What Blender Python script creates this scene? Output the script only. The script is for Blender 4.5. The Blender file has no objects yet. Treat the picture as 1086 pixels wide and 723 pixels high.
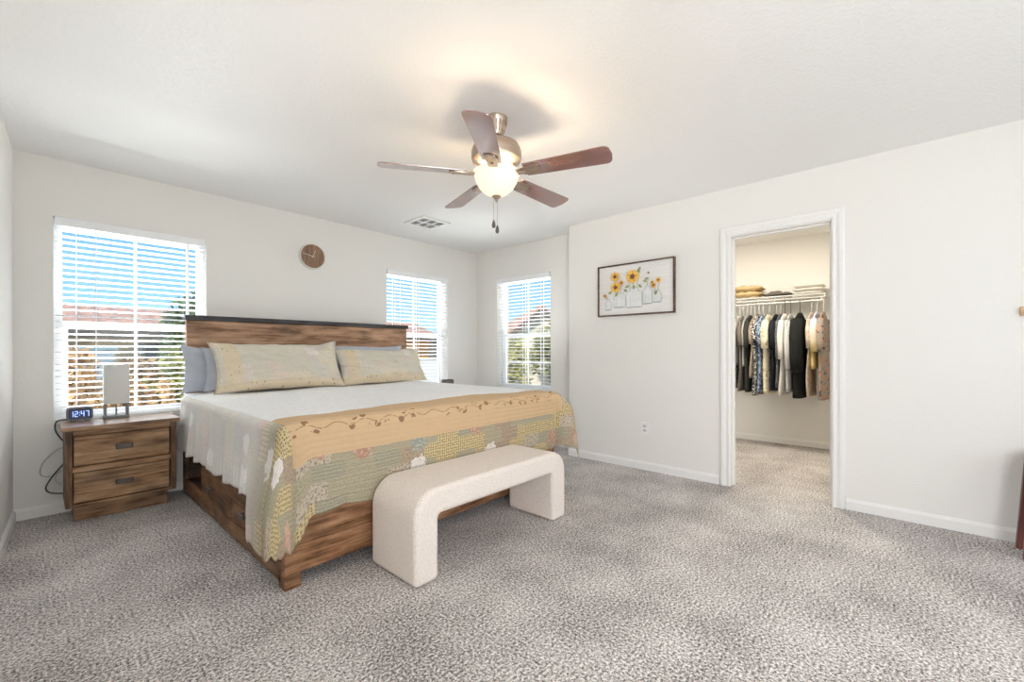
import bpy, bmesh, math, random
from mathutils import Vector, Matrix, noise
S = bpy.context.scene
COL = S.collection
PI = math.pi
R = math.radians

# ------------------------------------------------------------------ camera
YAW, ROLL = 0.8362, -0.0018
cd = bpy.data.cameras.new('camera')
cd.sensor_width = 36.0
cd.lens = 36.0 * 454.25 / 1086.0
cd.shift_y = (371.55 - 361.5) / 1086.0
cd.clip_start = 0.02
cam = bpy.data.objects.new('camera', cd)
COL.objects.link(cam)
cam.matrix_world = (Matrix.Translation((0, 0, 1.1157)) @ Matrix.Rotation(-YAW, 4, 'Z')
                    @ Matrix.Rotation(PI / 2, 4, 'X') @ Matrix.Rotation(ROLL, 4, 'Z'))
S.camera = cam

# ------------------------------------------------------------------ world, lights, exposure
S.view_settings.view_transform = 'Standard'
S.view_settings.look = 'None'
S.view_settings.gamma = 1.0
S.view_settings.use_curve_mapping = False
S.view_settings.exposure = 0.75
S.cycles.use_denoising = True
S.cycles.max_bounces = 12
S.cycles.diffuse_bounces = 6
S.cycles.transparent_max_bounces = 16
S.cycles.sample_clamp_indirect = 6.0

W = bpy.data.worlds.new('sky')
S.world = W
W.use_nodes = True
wn = W.node_tree
wn.nodes.clear()
wo = wn.nodes.new('ShaderNodeOutputWorld')
wb = wn.nodes.new('ShaderNodeBackground')
wt = wn.nodes.new('ShaderNodeTexCoord')
ws = wn.nodes.new('ShaderNodeSeparateXYZ')
wr = wn.nodes.new('ShaderNodeValToRGB')
wn.links.new(wt.outputs['Generated'], ws.inputs[0])
wn.links.new(ws.outputs[2], wr.inputs[0])
wn.links.new(wr.outputs[0], wb.inputs[0])
wn.links.new(wb.outputs[0], wo.inputs[0])
els = wr.color_ramp.elements
els[0].position = 0.0; els[0].color = (0.50, 0.68, 0.83, 1)
els[1].position = 0.6; els[1].color = (0.10, 0.30, 0.66, 1)
e = els.new(0.09); e.color = (0.25, 0.48, 0.72, 1)
e = els.new(0.25); e.color = (0.12, 0.33, 0.62, 1)
wb.inputs[1].default_value = 1.0


YB0, XW0 = 4.459, 4.202       # outer faces of the window walls


def aim(loc, target):
    d = Vector(target) - Vector(loc)
    return Matrix.Translation(loc) @ d.to_track_quat('-Z', 'Y').to_matrix().to_4x4()


def lamp(name, typ, energy, color, mat, **kw):
    l = bpy.data.lights.new(name, typ)
    l.energy = energy
    l.color = color
    for k, v in kw.items():
        setattr(l, k, v)
    o = bpy.data.objects.new(name, l)
    COL.objects.link(o)
    o.matrix_world = mat
    return o


lamp('sun', 'SUN', 3.2, (1.0, 0.95, 0.86), aim((-7, -4, 6.5), (0, 0, 0)), angle=R(0.6))
# fill light from an added rear window and an assumed left window, both unseen
lamp('added_rear_fill', 'AREA', 14, (1.0, 0.93, 0.84), aim((1.7, -2.12, 1.35), (1.7, 2.5, 1.45)),
     shape='RECTANGLE', size=2.5, size_y=1.6)
lamp('left_window_daylight', 'AREA', 58, (0.98, 0.98, 0.99), aim((-0.62, -1.25, 1.35), (1.1, 1.6, 0.9)),
     shape='RECTANGLE', size=1.1, size_y=1.4)
# open sky above the three visible windows, and sunlit ground below them sending light up through the slats
for nm, wx, wy, dx, dy, es, eg in (('nightstand_window', 0.51, YB0, 0, 1, 30, 370), ('headboard_window', 3.10, YB0, 0, 1, 30, 260), ('side_window', XW0, 3.49, 1, 0, 30, 260)):
    lamp('sky_over_' + nm, 'AREA', es, (0.86, 0.94, 1.0), aim((wx + 1.1 * dx, wy + 1.1 * dy, 3.4), (wx, wy, 1.4)),
         shape='RECTANGLE', size=1.4, size_y=1.2)
    lamp('ground_bounce_' + nm, 'AREA', eg, (0.95, 0.97, 1.0), aim((wx + 2.2 * dx, wy + 2.2 * dy, -0.15), (wx, wy, 1.35)),
         shape='RECTANGLE', size=1.6, size_y=0.7)


# ------------------------------------------------------------------ node helpers
def nd(nt, typ, ins=None, **props):
    n = nt.nodes.new(typ)
    for k, v in props.items():
        setattr(n, k, v)
    for k, v in (ins or {}).items():
        if isinstance(v, bpy.types.NodeSocket):
            nt.links.new(v, n.inputs[k])
        else:
            n.inputs[k].default_value = v
    return n


def mth(nt, op, a, b=0.0, c=0.0):
    n = nt.nodes.new('ShaderNodeMath')
    n.operation = op
    for i, v in enumerate((a, b, c)):
        if isinstance(v, bpy.types.NodeSocket):
            nt.links.new(v, n.inputs[i])
        else:
            n.inputs[i].default_value = v
    return n.outputs[0]


def c4(c):
    return (c[0], c[1], c[2], 1.0)


def mix(nt, f, a, b, blend='MIX'):
    n = nt.nodes.new('ShaderNodeMix')
    n.data_type = 'RGBA'
    n.blend_type = blend
    for i, v in ((0, f), (6, a), (7, b)):
        if isinstance(v, bpy.types.NodeSocket):
            nt.links.new(v, n.inputs[i])
        elif i == 0:
            n.inputs[0].default_value = v
        else:
            n.inputs[i].default_value = c4(v)
    return n.outputs[2]


def ramp(nt, f, stops, interp='LINEAR'):
    n = nt.nodes.new('ShaderNodeValToRGB')
    n.color_ramp.interpolation = interp
    el = n.color_ramp.elements
    el[0].position, el[0].color = stops[0][0], c4(stops[0][1])
    el[1].position, el[1].color = stops[-1][0], c4(stops[-1][1])
    for p, c in stops[1:-1]:
        x = el.new(p)
        x.color = c4(c)
    nt.links.new(f, n.inputs[0])
    return n.outputs[0]


def noise_tex(nt, vec, scale, detail=3.0, rough=0.55):
    return nd(nt, 'ShaderNodeTexNoise', {'Vector': vec, 'Scale': scale, 'Detail': detail, 'Roughness': rough}).outputs[0]


def coords(nt, kind='Object', scale=None, rot=None):
    t = nt.nodes.new('ShaderNodeTexCoord').outputs[kind]
    if scale is None and rot is None:
        return t
    m = nt.nodes.new('ShaderNodeMapping')
    nt.links.new(t, m.inputs[0])
    if scale is not None:
        m.inputs['Scale'].default_value = scale
    if rot is not None:
        m.inputs['Rotation'].default_value = rot
    return m.outputs[0]


def new_mat(name, base=(0.8, 0.8, 0.8), rough=0.6, **ins):
    m = bpy.data.materials.new(name)
    m.use_nodes = True
    nt = m.node_tree
    b = nt.nodes['Principled BSDF']
    b.inputs['Base Color'].default_value = c4(base)
    b.inputs['Roughness'].default_value = rough
    for k, v in ins.items():
        b.inputs[k.replace('_', ' ')].default_value = v
    return m, nt, b


def bump(nt, b, h, strength=0.3, dist=0.01):
    n = nd(nt, 'ShaderNodeBump', {'Height': h, 'Strength': strength, 'Distance': dist})
    nt.links.new(n.outputs[0], b.inputs['Normal'])


def plain(name, base, rough=0.6, var=0.06, scale=30.0, bmp=0.0, bscale=80.0, **ins):
    """one colour with slight procedural variation and optional bump"""
    m, nt, b = new_mat(name, base, rough, **ins)
    v = coords(nt)
    n = noise_tex(nt, v, scale)
    lo = tuple(x * (1 - var) for x in base)
    hi = tuple(min(1, x * (1 + var)) for x in base)
    nt.links.new(ramp(nt, n, [(0.3, lo), (0.7, hi)]), b.inputs['Base Color'])
    if bmp:
        bump(nt, b, noise_tex(nt, v, bscale, 4.0), bmp, 0.004)
    return m


def wood(name, axis, dark, mid, light, rough=0.55, s=1.0, knots=0.5, spec=0.4):
    m, nt, b = new_mat(name, mid, rough)
    b.inputs['Specular IOR Level'].default_value = spec
    sc = [12 * s] * 3
    sc[axis] = 2.6 * s
    v = coords(nt, 'Object', tuple(sc))
    n1 = noise_tex(nt, v, 1.6, 6.0, 0.62)
    sc2 = [60 * s] * 3
    sc2[axis] = 2.2 * s
    n2 = noise_tex(nt, coords(nt, 'Object', tuple(sc2)), 1.3, 4.0, 0.6)
    sc3 = [7 * s] * 3
    sc3[axis] = 3.0 * s
    n3 = noise_tex(nt, coords(nt, 'Object', tuple(sc3)), 1.0, 2.0)
    f = mth(nt, 'ADD', mth(nt, 'MULTIPLY', n1, 0.6), mth(nt, 'MULTIPLY', n2, 0.4))
    col = ramp(nt, f, [(0.38, dark), (0.49, mid), (0.61, light)])
    kn = ramp(nt, n3, [(0.53, (1, 1, 1)), (0.70, tuple([1 - knots] * 3))])
    col = mix(nt, 1.0, col, kn, 'MULTIPLY')
    nt.links.new(col, b.inputs['Base Color'])
    bump(nt, b, f, 0.25, 0.004)
    return m


# ------------------------------------------------------------------ mesh helpers
class MB:
    def __init__(s):
        s.v, s.f, s.m, s.uv = [], [], [], None

    def poly(s, pts, mi=0):
        i = len(s.v)
        s.v += [tuple(p) for p in pts]
        s.f.append(tuple(range(i, i + len(pts))))
        s.m.append(mi)

    def add(s, vs, fs, mi=0):
        i = len(s.v)
        s.v += [tuple(p) for p in vs]
        for f in fs:
            s.f.append(tuple(i + k for k in f))
            s.m.append(mi)
        return s

    def box(s, x0, y0, z0, x1, y1, z1, mi=0, M=None):
        vs = [(x, y, z) for x in (x0, x1) for y in (y0, y1) for z in (z0, z1)]
        if M is not None:
            vs = [tuple(M @ Vector(p)) for p in vs]
        return s.add(vs, [(0, 1, 3, 2), (4, 6, 7, 5), (0, 4, 5, 1), (2, 3, 7, 6), (0, 2, 6, 4), (1, 5, 7, 3)], mi)

    def prism(s, pts, axis, a0, a1, mi=0, M=None):
        """pts: 2-d outline in the two other axes (in order), extruded from a0 to a1 along axis"""
        n = len(pts)

        def p3(p, a):
            q = list(p)
            q.insert(axis, a)
            return tuple(M @ Vector(q)) if M is not None else tuple(q)
        vs = [p3(p, a0) for p in pts] + [p3(p, a1) for p in pts]
        fs = [tuple(range(n - 1, -1, -1)), tuple(range(n, 2 * n))]
        fs += [(i, (i + 1) % n, n + (i + 1) % n, n + i) for i in range(n)]
        return s.add(vs, fs, mi)

    def lathe(s, prof, c, n=28, mi=0, M=None):
        """prof: (r, z) list from bottom to top; capped where r is 0"""
        rings, vs, fs = [], [], []
        for r, z in prof:
            if r < 1e-6:
                rings.append([len(vs)])
                vs.append((c[0], c[1], c[2] + z))
            else:
                rings.append(list(range(len(vs), len(vs) + n)))
                vs += [(c[0] + r * math.cos(2 * PI * k / n), c[1] + r * math.sin(2 * PI * k / n), c[2] + z) for k in range(n)]
        for a, b in zip(rings, rings[1:]):
            for k in range(n):
                k2 = (k + 1) % n
                if len(a) == 1 and len(b) == 1:
                    continue
                if len(a) == 1:
                    fs.append((a[0], b[k2], b[k]))
                elif len(b) == 1:
                    fs.append((a[k], a[k2], b[0]))
                else:
                    fs.append((a[k], a[k2], b[k2], b[k]))
        if M is not None:
            vs = [tuple(M @ Vector(p)) for p in vs]
        return s.add(vs, fs, mi)

    def tube(s, pts, r, n=8, mi=0, closed=False):
        pts = [Vector(p) for p in pts]
        N = len(pts)
        rs = r if isinstance(r, (list, tuple)) else [r] * N
        vs, fs = [], []
        up = None
        for i, p in enumerate(pts):
            a = pts[(i - 1) % N] if (i or closed) else p
            b = pts[(i + 1) % N] if (i < N - 1 or closed) else p
            t = (b - a).normalized()
            if up is None:
                up = Vector((0, 0, 1)) if abs(t.z) < 0.9 else Vector((1, 0, 0))
            x = t.cross(up).normalized()
            up = x.cross(t).normalized()
            vs += [tuple(p + rs[i] * (x * math.cos(2 * PI * k / n) + up * math.sin(2 * PI * k / n))) for k in range(n)]
        for i in range(N if closed else N - 1):
            j = (i + 1) % N
            fs += [(i * n + k, i * n + (k + 1) % n, j * n + (k + 1) % n, j * n + k) for k in range(n)]
        if not closed:
            fs += [tuple(range(n - 1, -1, -1)), tuple((N - 1) * n + k for k in range(n))]
        return s.add(vs, fs, mi)

    def grid(s, fn, nu, nv, mi=0, uvfn=None):
        i0 = len(s.v)
        for j in range(nv + 1):
            for i in range(nu + 1):
                s.v.append(tuple(fn(i / nu, j / nv)))
        if uvfn is not None:
            s.uv = (s.uv or {})
            for j in range(nv + 1):
                for i in range(nu + 1):
                    s.uv[i0 + j * (nu + 1) + i] = uvfn(i / nu, j / nv)
        for j in range(nv):
            for i in range(nu):
                a = i0 + j * (nu + 1) + i
                s.f.append((a, a + 1, a + nu + 2, a + nu + 1))
                s.m.append(mi)
        return s

    def build(s, name, mats, parent=None, loc=None, smooth=False, bevel=0.0, seg=2, fix=True, angle=35):
        off = Vector(loc) if loc is not None else (Vector(parent['_w']) if parent is not None else Vector((0, 0, 0)))
        me = bpy.data.meshes.new(name)
        me.from_pydata([tuple(Vector(p) - off) for p in s.v], [], s.f)
        mats = mats if isinstance(mats, (list, tuple)) else [mats]
        for m in mats:
            me.materials.append(m)
        me.polygons.foreach_set('material_index', s.m)
        if s.uv:
            ul = me.uv_layers.new(name='cloth')
            for lp in me.loops:
                ul.data[lp.index].uv = s.uv.get(lp.vertex_index, (0, 0))
        if fix:
            bm = bmesh.new()
            bm.from_mesh(me)
            bmesh.ops.recalc_face_normals(bm, faces=bm.faces)
            bm.to_mesh(me)
            bm.free()
        if smooth:
            me.polygons.foreach_set('use_smooth', [True] * len(me.polygons))
            if smooth != 'all':
                me.set_sharp_from_angle(angle=R(angle))
        o = bpy.data.objects.new(name, me)
        COL.objects.link(o)
        if parent is not None:
            o.parent = parent
            w = Vector(parent['_w'])
            o.location = off - w
        else:
            o.location = off
        o['_w'] = tuple(off)
        if bevel:
            b = o.modifiers.new('edge', 'BEVEL')
            b.width = bevel
            b.segments = seg
            b.limit_method = 'ANGLE'
            b.angle_limit = R(40)
        return o


def tag(o, label, cat, group=None, kind=None):
    o['label'] = label
    o['category'] = cat
    if group:
        o['group'] = group
    if kind:
        o['kind'] = kind
    return o


def thing(name, loc, label=None, cat=None, group=None, kind=None):
    o = bpy.data.objects.new(name, None)
    o.empty_display_size = 0.1
    COL.objects.link(o)
    o.location = loc
    o['_w'] = tuple(loc)
    if label:
        o['label'] = label
        o['category'] = cat
    if group:
        o['group'] = group
    if kind:
        o['kind'] = kind
    return o


def struct(o, label, cat):
    return tag(o, label, cat, kind='structure')


def copy_tree(o, parent=None):
    c = o.copy()
    COL.objects.link(c)
    if parent is not None:
        c.parent = parent
    for ch in list(o.children):
        copy_tree(ch, c)
    return c


def sm(a, b, x):
    t = max(0.0, min(1.0, (x - a) / (b - a)))
    return t * t * (3 - 2 * t)


def n3(x, y, z):
    return noise.noise(Vector((x, y, z)))


# ------------------------------------------------------------------ materials of the room
def wall_material(name, base, scale, strength):
    m, nt, b = new_mat(name, base, 0.85)
    v = coords(nt)
    h = noise_tex(nt, v, scale, 3.0, 0.5)
    bump(nt, b, ramp(nt, h, [(0.42, (0, 0, 0)), (0.6, (1, 1, 1))]), strength, 0.003)
    return m


M_WALL = wall_material('wall_paint', (0.80, 0.785, 0.75), 95.0, 0.18)
M_CEIL = wall_material('ceiling_paint', (0.84, 0.835, 0.82), 55.0, 0.28)
M_TRIM = plain('white_trim_paint', (0.83, 0.82, 0.80), 0.45, 0.01)
M_VINYL = plain('white_vinyl', (0.86, 0.87, 0.88), 0.35, 0.01)
M_SLAT = plain('white_blind', (0.90, 0.90, 0.90), 0.4, 0.01)
M_STUCCO = plain('outer_stucco', (0.62, 0.52, 0.40), 0.9, 0.05)

# carpet: speckled grey pile
M_CARPET, nt, b = new_mat('carpet_pile', (0.4, 0.38, 0.37), 0.95)
v = coords(nt)
s1 = noise_tex(nt, v, 95.0, 2.0, 0.7)
s2 = noise_tex(nt, v, 230.0, 1.0, 0.6)
big = noise_tex(nt, v, 2.6, 3.0, 0.6)
f = mth(nt, 'ADD', mth(nt, 'MULTIPLY', s1, 0.7), mth(nt, 'MULTIPLY', s2, 0.3))
f = mth(nt, 'ADD', f, mth(nt, 'MULTIPLY', mth(nt, 'SUBTRACT', big, 0.5), 0.16))
col = ramp(nt, f, [(0.40, (0.13, 0.115, 0.11)), (0.5, (0.50, 0.465, 0.445)), (0.60, (0.93, 0.885, 0.85))])
nt.links.new(col, b.inputs['Base Color'])
b.inputs['Specular IOR Level'].default_value = 0.1
bump(nt, b, f, 0.7, 0.012)

# window glass: mostly clear with a faint reflection
M_GLASS = bpy.data.materials.new('window_glass')
M_GLASS.use_nodes = True
nt = M_GLASS.node_tree
nt.nodes.clear()
g_o = nt.nodes.new('ShaderNodeOutputMaterial')
g_t = nd(nt, 'ShaderNodeBsdfTransparent', {'Color': (0.97, 0.985, 0.98, 1)})
g_g = nd(nt, 'ShaderNodeBsdfGlossy', {'Roughness': 0.02})
g_f = nd(nt, 'ShaderNodeFresnel', {'IOR': 1.35})
g_m = nd(nt, 'ShaderNodeMixShader', {0: g_f.outputs[0], 1: g_t.outputs[0], 2: g_g.outputs[0]})
nt.links.new(g_m.outputs[0], g_o.inputs[0])

# ------------------------------------------------------------------ room shell
YB, XR, XW, XC, H = 4.309, 3.802, 4.052, 5.955, 2.44
YJ, YREAR = 2.618, -1.95
WZ0, WZ1 = 0.612, 2.047
W1, W2, W3 = (0.072, 0.95), (2.652, 3.541), (3.048, 3.925)
LT = math.tan(R(2.67))


def xl(y):
    return -0.1095 - LT * (YB - y)


def wall_with_holes(mb, axis, a0, a1, t0, t1, z0, z1, holes):
    """vertical wall along axis (0: x, 1: y) from a0 to a1, thickness t0..t1, holes (h0,h1,zz0,zz1)"""
    def bx(p0, p1, q0, q1):
        if p1 - p0 < 1e-5 or q1 - q0 < 1e-5:
            return
        if axis == 0:
            mb.box(p0, t0, q0, p1, t1, q1)
        else:
            mb.box(t0, p0, q0, t1, p1, q1)
    cur = a0
    for h0, h1, q0, q1 in sorted(holes):
        bx(cur, h0, z0, z1)
        bx(h0, h1, z0, q0)
        bx(h0, h1, q1, z1)
        cur = h1
    bx(cur, a1, z0, z1)


mb = MB(); mb.box(-0.62, YREAR - 0.15, -0.12, XC + 0.15, YB + 0.15, 0)
struct(mb.build('floor', M_CARPET), 'grey speckled cut pile carpet running through bedroom and closet', 'carpet')
mb = MB(); mb.box(-0.62, YREAR - 0.15, H, XC + 0.15, YB + 0.15, H + 0.12); mb.box(-2.6, YREAR - 1.6, H + .12, 3.9, YB - 1.5, H + .2)  # upper slab is an unseen overhang added to keep sun out
struct(mb.build('ceiling', M_CEIL), 'white textured bedroom ceiling', 'ceiling')
mb = MB(); wall_with_holes(mb, 0, -0.5, XW + 0.15, YB, YB + 0.15, 0, H, [W1 + (WZ0, WZ1), W2 + (WZ0, WZ1)])
struct(mb.build('wall_back', M_WALL), 'pale wall behind the headboard with two windows', 'wall')
mb = MB(); wall_with_holes(mb, 1, YJ, YB, XW, XW + 0.15, 0, H, [W3 + (WZ0, WZ1)])
struct(mb.build('wall_right', M_WALL), 'recessed pale wall right of the far corner, holding one window', 'wall')
mb = MB(); wall_with_holes(mb, 1, YREAR, YJ - 0.12, XR, XR + 0.12, 0, H, [(0.345, 1.035, 0, 2.055)])
mb.prism([(XR, YJ - 0.12), (XR, YJ - 0.015), (XR + 0.004, YJ - 0.004), (XR + 0.015, YJ), (XW + 0.15, YJ), (XW + 0.15, YJ - 0.12)], 2, 0, H)
struct(mb.build('wall_front', M_WALL, smooth=True), 'pale wall with the framed picture and the closet doorway', 'wall')
# left wall stands a little off square
mb = MB()
LW0, LW1 = -1.7, -0.6
def lw(y0, y1, z0, z1):
    mb.prism([(xl(y0), y0), (xl(y1), y1), (xl(y1) - 0.15, y1), (xl(y0) - 0.15, y0)], 2, z0, z1)
lw(YREAR, LW0, 0, H); lw(LW1, YB, 0, H); lw(LW0, LW1, 0, 0.65); lw(LW0, LW1, 2.05, H)
struct(mb.build('wall_left', M_WALL), 'pale wall at the left edge beside the nightstand', 'wall')
mb = MB(); wall_with_holes(mb, 0, -0.62, XC + 0.15, YREAR - 0.15, YREAR, 0, H, [(0.65, 3.15, 0.6, 2.1)])
struct(mb.build('wall_rear', M_WALL), 'pale wall behind the viewpoint with an added wide window', 'wall')
# closet shell
mb = MB(); mb.box(XC, -0.35, 0, XC + 0.15, 2.2, H)
struct(mb.build('wall_closet_back', M_WALL), 'cream back wall of the walk-in closet', 'wall')
mb = MB(); mb.box(XR + 0.12, 2.05, 0, XC, 2.2, H)
struct(mb.build('wall_closet_left', M_WALL), 'left end wall of the walk-in closet', 'wall')
mb = MB(); mb.box(XR + 0.12, -0.35, 0, XC, -0.2, H)
struct(mb.build('wall_closet_right', M_WALL), 'right end wall of the walk-in closet', 'wall')

# baseboards
BP = [(0, 0), (0.014, 0), (0.014, 0.058), (0.009, 0.066), (0.005, 0.075), (0, 0.075)]


def baseboard(name, axis, a0, a1, at, sgn, label):
    mb = MB()
    if axis == 0:     # runs along x, profile in (y, z)
        mb.prism([(at + sgn * p, q) for p, q in BP], 0, a0, a1)
    else:             # runs along y, profile in (x, z)
        mb.prism([(at + sgn * p, q) for p, q in BP], 1, a0, a1)
    struct(mb.build(name, M_TRIM), label, 'baseboard')


baseboard('baseboard_back', 0, xl(YB) + 0.002, XW, YB, -1, 'white baseboard under the headboard wall')
baseboard('baseboard_right', 1, YJ, YB - 0.014, XW, -1, 'white baseboard below the recessed window')
baseboard('baseboard_front', 1, 1.112, YJ, XR, -1, 'white baseboard left of the closet doorway')
baseboard('baseboard_front_near', 1, YREAR, 0.276, XR, -1, 'white baseboard right of the closet doorway')
baseboard('baseboard_closet', 1, -0.2, 2.05, XC, -1, 'white baseboard along the back of the closet')
mb = MB()
y0, y1 = YREAR, YB - 0.014
vs = [(xl(y) + p, y, q) for y in (y0, y1) for p, q in BP]
n = len(BP)
mb.add(vs, [tuple(range(n)), tuple(range(2 * n - 1, n - 1, -1))] + [(i, (i + 1) % n, n + (i + 1) % n, n + i) for i in range(n)])
struct(mb.build('baseboard_left', M_TRIM), 'white baseboard along the left wall', 'baseboard')

# closet doorway: jamb lining and moulded casing
d1 = thing('door_1', (XR, 0.69, 0), 'white cased closet doorway without a door leaf', 'doorway', kind='structure')
mb = MB()
mb.box(XR - 0.002, 1.020, 0, XR + 0.124, 1.036, 2.056); mb.box(XR - 0.002, 0.344, 0, XR + 0.124, 0.360, 2.056)
mb.box(XR - 0.002, 0.344, 2.040, XR + 0.124, 1.036, 2.057)
mb.box(XR + 0.05, 1.008, 0, XR + 0.085, 1.021, 2.041); mb.box(XR + 0.05, 0.359, 0, XR + 0.085, 0.372, 2.041)
mb.box(XR + 0.05, 0.360, 2.028, XR + 0.085, 1.020, 2.041)
mb.build('jamb', M_TRIM, d1, bevel=0.002)
mb = MB()
# casing profile: distance from opening -> protrusion
CP = [(0.0, 0.0), (0.0, 0.011), (0.006, 0.016), (0.016, 0.016), (0.022, 0.011), (0.034, 0.013), (0.046, 0.020), (0.066, 0.020), (0.072, 0.014), (0.072, 0.0)]
yl_, yr_, zt_ = 1.026, 0.354, 2.047
for side in (0, 1):
    xx = (lambda p: XR - p) if side == 0 else (lambda p: XR + 0.12 + p)
    path = [lambda d: (yl_ + d, 0.0), lambda d: (yl_ + d, zt_ + d), lambda d: (yr_ - d, zt_ + d), lambda d: (yr_ - d, 0.0)]
    vs = []
    for P in path:
        for d_, p_ in CP:
            y_, z_ = P(d_)
            vs.append((xx(p_), y_, z_))
    k = len(CP)
    fs = []
    for i in range(3):
        fs += [(i * k + j, i * k + j + 1, (i + 1) * k + j + 1, (i + 1) * k + j) for j in range(k - 1)]
    fs += [tuple(range(k)), tuple(range(4 * k - 1, 3 * k - 1, -1))]
    mb.add(vs, fs)
mb.build('casing', M_TRIM, d1)


# ------------------------------------------------------------------ windows and blinds
def window(name, axis, a0, a1, t, label, mid_bar=False):
    """axis 0: window along x in a wall at y=t (outside +y); axis 1: along y in wall at x=t (outside +x)"""
    r = thing(name, ((a0 + a1) / 2, t, WZ0) if axis == 0 else (t, (a0 + a1) / 2, WZ0), label, 'window', kind='structure')

    def bx(mb, p0, p1, s0, s1, q0, q1):
        if axis == 0:
            mb.box(p0, t + s0, q0, p1, t + s1, q1)
        else:
            mb.box(t + s0, p0, q0, t + s1, p1, q1)
    fw, zm = 0.045, 1.312
    mb = MB()
    bx(mb, a0, a0 + fw, .085, .15, WZ0, WZ1); bx(mb, a1 - fw, a1, .085, .15, WZ0, WZ1)
    bx(mb, a0 + fw, a1 - fw, .085, .15, WZ1 - fw, WZ1); bx(mb, a0 + fw, a1 - fw, .085, .15, WZ0, WZ0 + fw)
    mb.build('window_frame', M_VINYL, r, bevel=0.003)
    mb = MB()
    bx(mb, a0 + fw, a1 - fw, .095, .13, zm - .022, zm + .022)
    bx(mb, a0 + fw, a0 + fw + .028, .095, .12, WZ0 + fw, zm - .022); bx(mb, a1 - fw - .028, a1 - fw, .095, .12, WZ0 + fw, zm - .022)
    bx(mb, a0 + fw + .028, a1 - fw - .028, .095, .12, WZ0 + fw, WZ0 + fw + .03)
    mb.build('sash', M_VINYL, r, bevel=0.002)
    c = (a0 + a1) / 2
    mb = MB()
    bx(mb, c - .008, c + .008, .118, .128, zm + .022, WZ1 - fw)
    bx(mb, c - .008, c + .008, .108, .118, WZ0 + fw + .03, zm - .022)
    if mid_bar:
        bx(mb, a0 + fw + .028, a1 - fw - .028, .1085, .1175, .955, .973)
    mb.build('muntin', M_VINYL, r)
    mb = MB()
    bx(mb, a0 + fw, a1 - fw, .121, .125, zm + .022, WZ1 - fw)
    bx(mb, a0 + fw + .028, a1 - fw - .028, .111, .115, WZ0 + fw + .03, zm - .022)
    mb.build('pane', M_GLASS, r)
    mb = MB()
    bx(mb, a0 - .001, a1 + .001, -.004, .085, WZ0 - .012, WZ0 + .012)
    mb.build('window_sill', M_TRIM, r, bevel=0.004)
    return r


window('window_1', 0, W1[0], W1[1], YB, 'tall white vinyl window above the nightstand')
window('window_2', 0, W2[0], W2[1], YB, 'white vinyl window right of the headboard')
window('window_3', 1, W3[0], W3[1], XW, 'white vinyl window on the recessed wall past the corner', True)
# rear window added for fill light, left one assumed (behind the viewpoint)
r = thing('added_window_4', (1.9, YREAR, 0.6), 'wide white window added behind the viewpoint for fill light', 'window', kind='structure')
mb = MB()
for a, b_ in ((0.65, 0.71), (1.87, 1.93), (3.09, 3.15)):
    mb.box(a, YREAR - 0.1, 0.6, b_, YREAR - 0.05, 2.1)
mb.box(0.71, YREAR - 0.1, 0.6, 3.09, YREAR - 0.05, 0.66); mb.box(0.71, YREAR - 0.1, 2.04, 3.09, YREAR - 0.05, 2.1)
mb.build('window_frame', M_VINYL, r)
r = thing('window_5', (xl(-1.15), -1.15, 0.65), 'white window in the left wall behind the viewpoint', 'window', kind='structure')
mb = MB()
for a, b_ in ((LW0, LW0 + .05), (LW1 - .05, LW1)):
    mb.box(xl(-1.15) - .1, a, .65, xl(-1.15) - .06, b_, 2.05)
mb.box(xl(-1.15) - .1, LW0 + .05, .65, xl(-1.15) - .06, LW1 - .05, .7); mb.box(xl(-1.15) - .1, LW0 + .05, 2.0, xl(-1.15) - .06, LW1 - .05, 2.05)
mb.build('window_frame', M_VINYL, r)


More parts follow.
